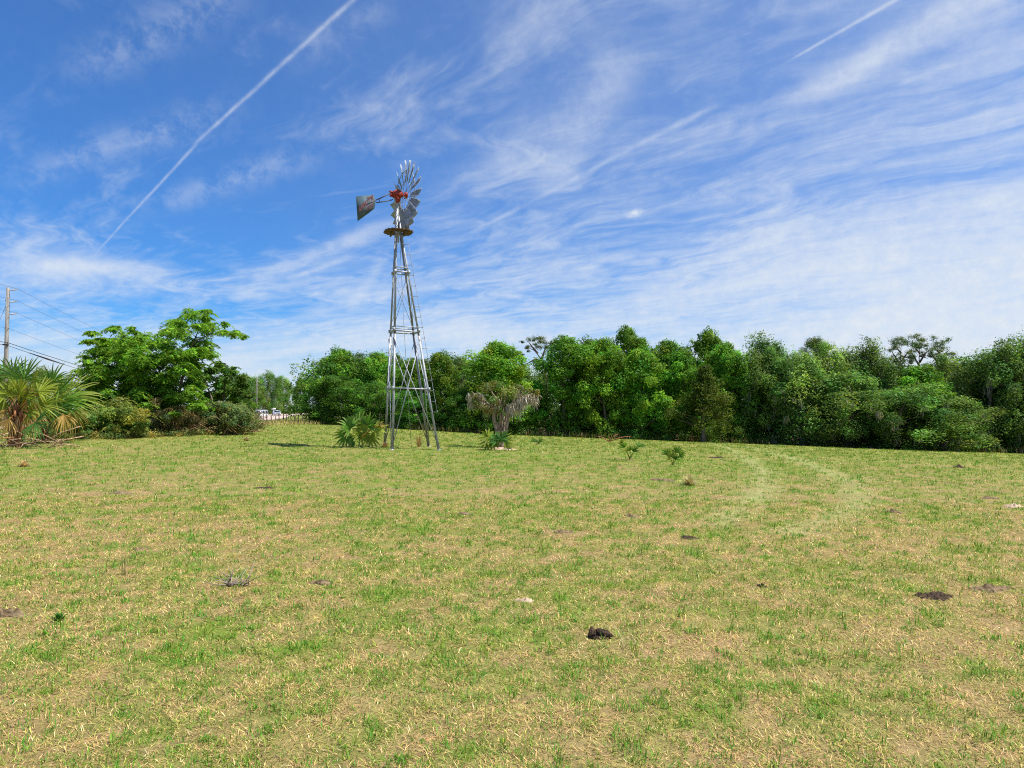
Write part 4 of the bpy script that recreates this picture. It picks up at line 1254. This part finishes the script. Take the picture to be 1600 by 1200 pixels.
# the mossy half dead tree --------------------------------------------
B = G(783, 700); Y = B[1]; s = px(Y); r = np.random.RandomState(71)
root = empty('mossy_tree', B); tag(root, 'small half dead tree with thick brown trunk and grey moss hanging from its arched limb', 'tree')
def Q_(u, v, dy=0): return P(u, v, Y + dy) - B
mb = MB()
for L, r0, r1 in (([(784, 701), (787, 680), (791, 660), (794, 648)], 5.5, 4.5), ([(780, 701), (777, 675), (772, 655), (770, 640)], 4.2, 3), ([(782, 701), (782, 670), (783, 645), (780, 625)], 4.2, 2.2),
                  ([(770, 645), (762, 632), (752, 622), (742, 618), (736, 612)], 4, 1.2), ([(792, 652), (796, 638), (806, 627), (820, 619), (832, 616), (842, 617), (848, 622)], 3.0, .8), ([(780, 630), (770, 615), (762, 603)], 2.5, .8),
                  ([(800, 632), (806, 615), (810, 604), (815, 603), (820, 612), (826, 614)], 2, .7), ([(791, 651), (798, 649), (806, 647)], 1.6, .5), ([(783, 640), (790, 618), (786, 604)], 2, .6), ([(762, 632), (750, 636), (738, 640)], 1.8, .5),
                  ([(768, 690), (763, 675), (758, 662)], 1.2, .5)):
    pts = np.array([Q_(u, v, .12 * k * (1 if u > 780 else -1) * .5) for k, (u, v) in enumerate(L)]); pts[0][2] -= .05 if L[0][1] > 695 else 0
    t = np.linspace(0, len(pts) - 1, len(pts) * 3); pts = np.stack([np.interp(t, np.arange(len(pts)), pts[:, i]) for i in range(3)], 1)
    mb.tube(pts + r.normal(0, .008, pts.shape), np.linspace(r0, r1, len(pts)) * s * .85, 8, (1.1, 1.1, 1.1))
for i in range(46):
    v = r.uniform(640, 690); hw_ = 5 + (698 - v) * .2; u = 783 + r.uniform(-hw_, hw_) * .5; p = Q_(u, v, -r.uniform(.1, .25)); mb.tube([p, p + np.array([r.normal(0, .05), 0, r.uniform(.15, .5)])], r.uniform(.006, .016), 4, np.array([1.1, 1.1, 1.1]) * r.uniform(.5, 1.8))
mb.build('trunk', M['deadpalm'], root)
mb = MB(); C = []; R = []
for (u, v, q) in [(752, 610, 12), (745, 618, 9), (762, 606, 10), (775, 606, 11), (788, 610, 10), (803, 608, 10), (815, 607, 9), (828, 610, 8), (765, 622, 12), (758, 634, 11), (778, 628, 12), (795, 622, 9), (770, 645, 10), (760, 648, 8), (785, 640, 7), (838, 612, 5), (742, 632, 7)]:
    for _ in range(3):
        C.append(Q_(u + r.normal(0, q * .4), v + r.normal(0, q * .4), r.normal(0, .4))); R.append(q * s * r.uniform(.7, 1.15))
R = np.array(R)
clump_leaves(mb, np.array(C), np.stack([R, R, R * .8], 1), 75, .10, (.135, .165, .045), r, var=.4, yel=.45, outer=.1, asp=.35)
mb.build('crown', M['leaf'], root)
mb = MB(); A = []; L = []
for t in np.linspace(0, 1, 60):
    u = 795 + 43 * t; v = np.interp(u, [795, 806, 820, 832, 840], [636, 627, 620, 617, 618]); A.append(Q_(u + r.normal(0, 1), v, .12 * t * 3)); L.append((20 - 8 * t + r.normal(0, 3)) * s * (1.25 if .25 < t < .5 or t > .85 else .9))
for t in np.linspace(0, 1, 15):
    u = 734 + 20 * t; A.append(Q_(u, 618 + r.uniform(-4, 14), -.2)); L.append(r.uniform(8, 18) * s)
for t in range(5): A.append(Q_(r.uniform(765, 777), r.uniform(625, 636), -.3)); L.append(r.uniform(6, 14) * s)
for t in range(10): A.append(Q_(r.uniform(807, 812), r.uniform(604, 612), .2)); L.append(r.uniform(14, 24) * s)
hang_moss(mb, np.array(A), np.abs(np.array(L)), 16, r, (.48, .44, .38), .028, .05)
mb.build('spanish_moss', M['moss'], root)

# ------------------------------------------------------------------ road, fence, cars, poles
rp = np.array([[-27, 10], [-33, 45], [-41.5, 95], [-53.5, 146], [-65, 190], [-71, 215], [-75, 236], [-72, 252], [-55, 262]], float)
tt = np.linspace(0, len(rp) - 1, 90); rx = np.interp(tt, np.arange(len(rp)), rp[:, 0]); ry = np.interp(tt, np.arange(len(rp)), rp[:, 1])
for _ in range(3):
    rx[1:-1] = (rx[:-2] + rx[1:-1] * 2 + rx[2:]) / 4; ry[1:-1] = (ry[:-2] + ry[1:-1] * 2 + ry[2:]) / 4
tx, ty = np.gradient(rx), np.gradient(ry); tl = np.hypot(tx, ty)
mb = MB(); V = []
offs = [-4.6, -2, 0, 2, 4.6]
def road_z(x, y): return float(gz(x, y)) + .10
for i in range(90):
    for o_ in offs:
        x = rx[i] + ty[i] / tl[i] * o_; y = ry[i] - tx[i] / tl[i] * o_; V.append([x, y, road_z(x, y)])
Q = [[i * 5 + k, i * 5 + k + 1, i * 5 + k + 6, i * 5 + k + 5] for i in range(89) for k in range(4)]
mb.add(V, np.array(Q)); tag(mb.build('road', M['road'], smooth=True), 'pale pinkish road passing behind the hedge and curving away', 'road', kind='structure')

fn = empty('wire_fence', (*P(383, 640, 60)[:2], float(gz(*P(383, 640, 60)[:2])))); tag(fn, 'wire fence on thin dark posts between the pasture and the road', 'fence')
fo = np.array(fn.location); pv = []
for k in range(18):
    u = 383 + 107 * (k / 17.0) ** .92; Yk = 58 + 28 * (k / 17.0); p = P(u, 640, Yk); z = float(gz(p[0], Yk)); b = np.array([p[0], Yk, z]) - fo; pv.append(b)
    h = [1.15, .95, 1.05, 1.2, 1.1][k % 5]
    mb = MB(); mb.tube([b - Zv * .2, b + Zv * h + np.array([.03 * ((k * 7) % 5 - 2), 0, 0])], .045 if k % 3 else .06, 6, (1, 1, 1)); mb.build('post', M['rustpost'], fn)
mb = MB()
for h in (.35, .65, .92):
    mb.tube([b + Zv * h for b in pv], .008, 4)
mb.build('wire', M['wire'], fn)


def car(name, label, cat, loc, yaw, suv, paint, group):
    root = empty(name, loc, yaw); tag(root, label, cat, group)
    L, W, Hh = (4.9, 1.95, 1.82) if suv else (4.6, 1.82, 1.45)
    bel = .98 if suv else .88
    # lower body: side profile lofted across the width with tucked sides
    prof = [(-L / 2, .38), (-L / 2 + .06, bel - .12), (-L / 2 + .25, bel), (L / 2 - 1.15, bel), (L / 2 - .35, bel - .10), (L / 2 - .04, bel - .28), (L / 2, .42), (L / 2 - .25, .25), (-L / 2 + .25, .25)]
    mb = MB()
    n = len(prof); ws = [-W / 2, -W / 2 + .10, W / 2 - .10, W / 2]; sc_ = [.94, 1, 1, .94]
    V = [[x * sc_[j], w, .25 + (z - .25) * (sc_[j] if z > .5 else 1)] for j, w in enumerate(ws) for x, z in prof]
    fs = [np.array([[j * n + i, j * n + (i + 1) % n, (j + 1) * n + (i + 1) % n, (j + 1) * n + i] for j in range(3) for i in range(n)]), np.arange(n)[::-1], np.arange(n) + 3 * n]
    mb.add(V, fs); body = mb.build('body', paint, root)
    xr0, xr1 = (-L / 2 + .25, .55) if suv else (-1.25, .35)
    xb0, xb1 = (-L / 2 + .08, 1.15) if suv else (-2.0, 1.05)
    def cab(za, zb_, shr, name, mat, par):
        fa = (za - bel) / (Hh - bel); fb = (zb_ - bel) / (Hh - bel); V = []
        for f, z in ((fa, za), (fb, zb_)):
            a0 = xb0 + (xr0 - xb0) * f; a1 = xb1 + (xr1 - xb1) * f; w = (W / 2 - .06) - .17 * f - shr
            V += [[a0 + shr, -w, z], [a1 - shr, -w, z], [a1 - shr, w, z], [a0 + shr, w, z]]
        return MB().add(V, np.array([[0, 3, 2, 1], [4, 5, 6, 7], [0, 1, 5, 4], [1, 2, 6, 5], [2, 3, 7, 6], [3, 0, 4, 7]])).build(name, mat, par)
    cab(bel + .004, Hh - .10, .02, 'window', M['glass'], root)
    cab(Hh - .12, Hh, 0, 'roof', paint, root)
    mb = MB()
    for sy in (-1, 1):
        for (f0, f1) in ((xb0, xr0), (xb1, xr1), ((xb0 + xb1) / 2 - .1, (xr0 + xr1) / 2)):
            mb.beam((f0, sy * (W / 2 - .06), bel), (f1, sy * (W / 2 - .225), Hh - .08), .09, .05)
    mb.build('pillars', paint, root)
    for sx in (-1, 1):
        for sy in (-1, 1):
            c = np.array([sx * L * .30, sy * (W / 2 - .10), .34]); mb = MB()
            mb.tube([c - np.array([0, .11, 0]), c - np.array([0, .09, 0]), c + np.array([0, .09, 0]), c + np.array([0, .11, 0])], [.31, .34, .34, .31], 18)
            w_ = mb.build('wheel', M['rubber'], root)
            mb = MB(); mb.tube([c + np.array([0, sy * .085, 0]), c + np.array([0, sy * .125, 0])], [.21, .19], 14); mb.build('rim', M['rim'], w_)
    for sy in (-1, 1):
        mb = MB(); mb.box((L / 2 - .10, sy * (W / 2 - .32), bel - .24), (.14, .38, .15)); mb.build('headlight', M['lamp'], root)
        mb = MB(); mb.box((xb1 - .15, sy * (W / 2 + .06), bel + .10), (.12, .2, .14)); mb.build('mirror', paint, root)
    mb = MB(); mb.box((L / 2 - .03, 0, .55), (.08, W * .5, .18)); mb.build('grille', M['grille'], root)
    return root


def on_road(u, Y, off=0):
    p = P(u, 640, Y); return (p[0], Y, road_z(p[0], Y) + .0)


def zroad(u, Y):
    i = np.argmin(np.abs(ry - Y)); return i
car('parked_car', 'white sport utility vehicle coming along the road at the gap in the hedge', 'car', on_road(406, 150), -PI / 2 - .05, True, M['white'], 'white vehicles on the road')
car('parked_car', 'smaller silvery white sedan farther along the road than the white utility vehicle', 'car', on_road(432, 196), -PI / 2 + .5, False, M['silver'], 'white vehicles on the road')
for o in scene.objects:
    if o.name.startswith('parked_car'): o.name = o.name.replace('parked_car', 'moving_car')

# road sign
p = P(427.5, 640, 172); b = np.array([p[0], 172, float(gz(p[0], 172))]); sg = empty('road_sign', b); tag(sg, 'small pale cross shaped road sign seen edge on beside the sedan', 'sign')
mb = MB(); mb.tube([(0, 0, -.2), (0, 0, 2.3)], .07, 8); mb.build('post', M['signwhite'], sg)
mb = MB(); mb.box((0, -.06, 2.05), (1.0, .03, .34)); mb.build('sign_panel', M['signwhite'], sg)

# utility poles and lines
def pole(u, Y, topv, label, detail):
    p = P(u, 640, Y); z = float(gz(p[0], Y)); H = P(u, topv, Y)[2] - z; o = empty('utility_pole', (p[0], Y, z)); tag(o, label, 'utility pole', 'utility poles along the road')
    mb = MB(); mb.tube([(0, 0, -.5), (0, 0, H * .5), (0, 0, H)], [.155, .13, .11], 12); mb.build('shaft', M['polewood'], o)
    return o, H


p1, H1 = pole(7.5, 48, 449.5, 'tall brown wooden utility pole with three side insulators behind the big palm', True)
p2, H2 = pole(401, 172, 589, 'distant pale utility pole in the gap above the road', False)
L1 = np.array(p1.location); L2 = np.array(p2.location)
att = []
for v in (453.5, 472, 491):
    z = P(7.5, v, 48)[2] - L1[2]
    mb = MB(); mb.tube([(.10, 0, z - .02), (.28, 0, z)], .02, 6)
    for k in range(5): mb.tube([(.26 + .075 * k, 0, z + .012 * k), (.30 + .075 * k, 0, z + .012 * k + .006)], [.055, .045], 8)
    mb.tube([(.24, 0, z), (.66, 0, z + .07)], .028, 8)
    mb.build('insulator', M['insul'], p1); att.append(np.array([.66, 0, z + .10]))
mb = MB(); zc = P(7.5, 538, 48)[2] - L1[2]; mb.tube([(-.2, -.1, zc - .03), (.2, -.1, zc - .03)], .05, 8); mb.build('cable_clamp', M['cable'], p1)
for zz in (H1 - .9, H1 - 2.9):
    mb = MB(); mb.tube([(-.16, 0, zz), (-.10, 0, zz)], .04, 6); mb.build('bolt', M['darkmetal'], p1)
for k in range(3):
    mb = MB(); z = H2 - .4 - .85 * k; mb.tube([(.08, 0, z), (.6, 0, z + .08)], .06, 6); mb.build('insulator', M['insul'], p2)
prev = L1 + (L1 - L2) * .62


def wire(name, label, cat, a, b, sag, rad, mat, group=None, n=40):
    t = np.linspace(0, 1, n)[:, None]; pts = a * (1 - t) + b * t - Zv * sag * 4 * t * (1 - t); mb = MB(); mb.tube(pts - a, rad, 5); o = mb.build(name, mat); o.location = a
    return tag(o, label, cat, group)


wl = ['topmost thin power line hung from the top insulator of the wooden pole', 'second thin power line from the top, on the middle insulator of the pole', 'third thin power line from the top, on the lowest insulator of the pole']
for k in range(3):
    A = L1 + att[k]; Bq = L2 + np.array([.6, 0, H2 - .35 - .85 * k])
    t = np.linspace(0, 1, 40)[:, None]
    f1 = A * (1 - t) + Bq * t - Zv * 2.4 * 4 * t * (1 - t)
    C0 = prev + np.array([.66, 0, att[k][2] - .2]); t2 = np.linspace(0, 1, 20)[:, None]
    f0 = C0 * (1 - t2) + A * t2 - Zv * 1.0 * 4 * t2 * (1 - t2)
    mb = MB(); mb.tube(np.concatenate([f0[:-1], f1]) - A, .008, 5); o = mb.build('power_line', M['wire']); o.location = A
    tag(o, wl[k], 'power line', 'lines strung along the roadside poles')
for k, (vz, rad, sg_, lab, nm) in enumerate([(513, .008, 2.3, 'faint thin line strung below the three insulators', 'neutral_line'), (535.5, .022, 2.2, 'upper of two thick black cables low on the wooden pole', 'telephone_cable'), (540, .017, 2.5, 'lower of two thick black cables low on the wooden pole', 'telephone_cable')]):
    z = P(7.5, vz, 48)[2] - L1[2]
    A = L1 + np.array([.14, -.1, z]); Bq = L2 + np.array([.1, -.15, H2 - (H1 - z) * .92])
    t = np.linspace(0, 1, 40)[:, None]; f1 = A * (1 - t) + Bq * t - Zv * sg_ * 4 * t * (1 - t)
    C0 = prev + np.array([.14, -.1, z]); t2 = np.linspace(0, 1, 20)[:, None]; f0 = C0 * (1 - t2) + A * t2 - Zv * .8 * 4 * t2 * (1 - t2)
    mb = MB(); mb.tube(np.concatenate([f0[:-1], f1]) - A, rad, 5)
    if nm == 'telephone_cable' and vz > 538: mb.tube(f1[1:4] - A, [.03, .07, .03], 8)
    o = mb.build(nm, M['cable'] if k else M['wire']); o.location = A; tag(o, lab, 'cable', 'lines strung along the roadside poles')
wire('guy_wire', 'thin guy wire slanting down to the left from the wooden pole', 'guy wire', L1 + np.array([-.1, 0, H1 - 1.2]), L1 + np.array([-2.6, -1.0, 0]), 0, .011, M['wire'], n=3)

# ------------------------------------------------------------------ sky and sun
SUN_EL = math.radians(63); SUN_AZ = math.radians(100)     # azimuth from +Y towards +X
w = bpy.data.worlds.new('World'); scene.world = w; w.use_nodes = True
nt = w.node_tree; nt.nodes.clear(); LK = nt.links.new


def val(x):
    return x


def mth(op, a, b=None, c=None, clamp=False):
    n = nt.nodes.new('ShaderNodeMath'); n.operation = op; n.use_clamp = clamp
    for i, q in enumerate((a, b, c)):
        if q is None: continue
        if isinstance(q, (int, float)): n.inputs[i].default_value = q
        else: LK(q, n.inputs[i])
    return n.outputs[0]


def dot(vec, c):
    n = nt.nodes.new('ShaderNodeVectorMath'); n.operation = 'DOT_PRODUCT'; LK(vec, n.inputs[0]); n.inputs[1].default_value = tuple(c); return n.outputs['Value']


def mrange(x, a, b, c=0., d=1., smooth=True):
    n = nt.nodes.new('ShaderNodeMapRange'); n.interpolation_type = 'SMOOTHSTEP' if smooth else 'LINEAR'; LK(x, n.inputs[0])
    for i, q in enumerate((a, b, c, d)): n.inputs[1 + i].default_value = q
    return n.outputs[0]


def nois(vec, scale, detail=6, rough=.6, dist=0):
    n = nt.nodes.new('ShaderNodeTexNoise'); LK(vec, n.inputs['Vector']); n.inputs['Scale'].default_value = scale; n.inputs['Detail'].default_value = detail
    n.inputs['Roughness'].default_value = rough; n.inputs['Distortion'].default_value = dist; return n.outputs[0]


def comb(x, y, z):
    n = nt.nodes.new('ShaderNodeCombineXYZ')
    for i, q in enumerate((x, y, z)):
        if isinstance(q, (int, float)): n.inputs[i].default_value = q
        else: LK(q, n.inputs[i])
    return n.outputs[0]


sky = nt.nodes.new('ShaderNodeTexSky'); sky.sky_type = 'NISHITA'; sky.sun_disc = False
sky.sun_elevation = SUN_EL; sky.sun_rotation = SUN_AZ; sky.air_density = 1.0; sky.dust_density = .4; sky.ozone_density = 2.0
tc = nt.nodes.new('ShaderNodeTexCoord'); D = tc.outputs['Generated']
sp = nt.nodes.new('ShaderNodeSeparateXYZ'); LK(D, sp.inputs[0]); dx, dy, dz = sp.outputs
# high cloud sheet: direction projected on a flat layer
inv = mth('DIVIDE', 1.0, mth('MAXIMUM', mth('ADD', dz, .06), .03))
pxx = mth('MULTIPLY', dx, inv); pyy = mth('MULTIPLY', dy, inv)
ang = math.radians(-48)
q1 = mth('ADD', mth('MULTIPLY', pxx, math.cos(ang)), mth('MULTIPLY', pyy, math.sin(ang)))
q2 = mth('SUBTRACT', mth('MULTIPLY', pyy, math.cos(ang)), mth('MULTIPLY', pxx, math.sin(ang)))
plane = comb(pxx, pyy, 0.0)
warp = nois(plane, .9, 3, .5)
s1 = nois(comb(mth('ADD', mth('MULTIPLY', q1, .75), mth('MULTIPLY', warp, 1.8)), mth('ADD', mth('MULTIPLY', q2, 2.0), mth('MULTIPLY', warp, 2.6)), 3.1), 1.8, 9, .57, .3)
s2 = nois(comb(mth('ADD', mth('MULTIPLY', q1, 1.6), mth('MULTIPLY', warp, 1.5)), mth('ADD', mth('MULTIPLY', q2, 3.6), mth('MULTIPLY', warp, 2.0)), 7.7), 3.0, 8, .58, .5)
big = nois(comb(pxx, pyy, 11.0), .55, 3, .5)
cir = mth('ADD', mth('MULTIPLY', s1, .65), mth('MULTIPLY', s2, .35))
cir = mth('ADD', cir, mth('MULTIPLY', mth('SUBTRACT', big, .5), .35))
# more veil low down and towards the right (the sun side)
side = mrange(dx, -.45, .5, -.105, .05)
low = mrange(dz, .48, .05, -.02, .17, False)
cir = mth('ADD', mth('ADD', cir, side), low)
veil = mth('MULTIPLY', mrange(cir, .39, .80), .66)
# horizon band of white cirrus, rising to the right
hz_n = nois(comb(mth('MULTIPLY', dx, 1.6), mth('MULTIPLY', mth('SUBTRACT', dz, mth('MULTIPLY', dx, .17)), 9.0), 2.0), 2.2, 8, .6, .4)
hz_e = mth('ADD', mth('SUBTRACT', dz, mth('MULTIPLY', mth('MAXIMUM', mth('ADD', dx, .0), 0.0), .13)), mth('MULTIPLY', mth('SUBTRACT', hz_n, .5), .26))
band = mth('MULTIPLY', mrange(hz_e, .145, .015), .88)

total = [veil, band, mrange(dx, -.55, .6, .05, .21)]


def streak(u1, v1, u2, v2, w1, w2, k, rough=.6, nscale=9., lo=.35, hi=.62, f0=.08, f1=.08, wob=0.0):
    """cloud streak along the great circle through two directions (trails and bands high in the air)"""
    a = ray(u1, v1); b = ray(u2, v2); n_ = np.cross(a, b); n_ /= np.linalg.norm(n_); t = np.cross(n_, a)
    if np.dot(t, b) < 0: t = -t
    tot = math.atan2(np.dot(b, t), np.dot(b, a))
    da = dot(D, a); s = mth('DIVIDE', mth('ARCTAN2', dot(D, t), da), tot)
    off = dot(D, n_)
    nz = nois(D, nscale, 7, .65)
    if wob: off = mth('ADD', off, mth('MULTIPLY', mth('SUBTRACT', nois(D, 7, 3, .5), .5), wob))
    wdt = mth('MULTIPLY_ADD', mth('MINIMUM', mth('MAXIMUM', s, 0.0), 1.0), (w2 - w1) / F, w1 / F)
    e = mth('DIVIDE', off, wdt)
    g = mth('EXPONENT', mth('MULTIPLY', mth('MULTIPLY', e, e), -1.0))
    m = mth('MULTIPLY', mth('MULTIPLY', g, mrange(s, 0, f0)), mrange(s, 1, 1 - f1))
    m = mth('MULTIPLY', m, mrange(nz, lo, hi, 1 - rough, 1))
    total.append(mth('MULTIPLY', m, k))


streak(138, 408, 312, 220, 1.0, 2.0, .40, .5, 40, f0=.15, f1=.06, wob=.004)
streak(298, 231, 575, -22, 2.0, 3.4, .44, .5, 40, f0=.05, f1=.01, wob=.004)
streak(680, 392, 1145, 150, 2.5, 4.5, .34, .75, 16, f0=.25, f1=.1, wob=.006)
streak(1215, 105, 1420, -12, 1.5, 2.8, .5, .35, 20, f0=.3)
streak(1180, 185, 1600, -30, 16, 24, .62, .55, 10, f0=.35, wob=.02)
streak(820, 330, 1000, 30, 34, 46, .36, .7, 9, f0=.3, f1=.25, wob=.03)
streak(-40, 300, 430, 150, 16, 24, .22, .95, 30, f0=.3, f1=.4, wob=.03)
streak(60, 130, 420, -30, 20, 30, .20, .95, 30, f0=.3, f1=.3, wob=.03)
streak(180, 340, 560, 220, 14, 20, .24, .95, 30, f0=.3, f1=.4, wob=.03)
streak(650, 300, 900, 200, 16, 24, .26, .75, 12, f0=.3, f1=.4, wob=.03)
streak(420, 120, 640, -20, 14, 20, .16, .9, 26, f0=.4, f1=.3, wob=.05)
streak(10, 412, 270, 420, 13, 9, .78, .25, 10, f0=.3, f1=.45, wob=.006)
streak(-120, 395, 330, 450, 26, 16, .42, .5, 8, f0=.3, f1=.4, wob=.02)
streak(385, 442, 660, 330, 9, 14, .50, .5, 14, f1=.4, wob=.012)
streak(430, 440, 560, 398, 4, 4, .45, .6, 20, f0=.3, f1=.4, wob=.01)
streak(540, 500, 605, 395, 9, 9, .34, .6, 14, f0=.3, f1=.3, wob=.02)
streak(420, 505, 760, 425, 9, 12, .45, .55, 12, f0=.3, f1=.4, wob=.02)
streak(860, 505, 1680, 345, 20, 46, .66, .45, 7, f0=.25, wob=.03)
streak(1000, 430, 1680, 285, 12, 24, .45, .7, 8, f0=.4, wob=.03)
streak(720, 330, 900, 90, 20, 26, .22, .8, 8, f0=.4, f1=.4, wob=.03)
streak(740, 110, 900, -30, 30, 44, .30, .75, 8, f0=.4, wob=.03)
streak(970, 339, 1014, 333, 7, 5, .95, .85, 55, lo=.38, hi=.62, f0=.5, f1=.5, wob=.014)
inv_t = None
for c in total:                                   # 1 - product of (1 - c)
    k = mth('SUBTRACT', 1.0, c, clamp=True)
    inv_t = k if inv_t is None else mth('MULTIPLY', inv_t, k)
cloud = mth('SUBTRACT', 1.0, inv_t, clamp=True)
grain = nois(D, 60, 4, .7)
cloud = mth('MULTIPLY', cloud, mrange(grain, .3, .7, .86, 1.08, False), clamp=True)
hs = nt.nodes.new('ShaderNodeMix'); hs.data_type = 'RGBA'; hs.blend_type = 'MULTIPLY'; hs.inputs[0].default_value = 1
LK(sky.outputs[0], hs.inputs[6]); hs.inputs[7].default_value = (.185, .60, 1.08, 1)
mx = nt.nodes.new('ShaderNodeMix'); mx.data_type = 'RGBA'; LK(cloud, mx.inputs[0]); LK(hs.outputs[2], mx.inputs[6]); mx.inputs[7].default_value = (5.2, 5.65, 6.25, 1)
bg = nt.nodes.new('ShaderNodeBackground'); LK(mx.outputs[2], bg.inputs[0]); bg.inputs[1].default_value = .10
ow = nt.nodes.new('ShaderNodeOutputWorld'); LK(bg.outputs[0], ow.inputs[0])
w.cycles.sampling_method = 'MANUAL'; w.cycles.sample_map_resolution = 512

sd = bpy.data.lights.new('sun', 'SUN'); sd.energy = 4.9; sd.angle = math.radians(.53); sd.color = (1, .955, .88)
so = bpy.data.objects.new('sun', sd); COL.objects.link(so)
sv = Vector((math.cos(SUN_EL) * math.sin(SUN_AZ), math.cos(SUN_EL) * math.cos(SUN_AZ), math.sin(SUN_EL)))
so.rotation_euler = sv.to_track_quat('Z', 'Y').to_euler(); so.location = (20, -10, 40)

vs = scene.view_settings
vs.view_transform = 'Standard'; vs.look = 'None'; vs.exposure = .52; vs.gamma = 1; vs.use_curve_mapping = False
scene.cycles.max_bounces = 6; scene.cycles.diffuse_bounces = 3; scene.cycles.transmission_bounces = 4; scene.cycles.transparent_max_bounces = 6
scene.cycles.use_adaptive_sampling = True; scene.cycles.adaptive_threshold = .015
scene.cycles.caustics_reflective = False; scene.cycles.caustics_refractive = False
scene.cycles.use_denoising = False
scene.cycles.filter_width = 1.1
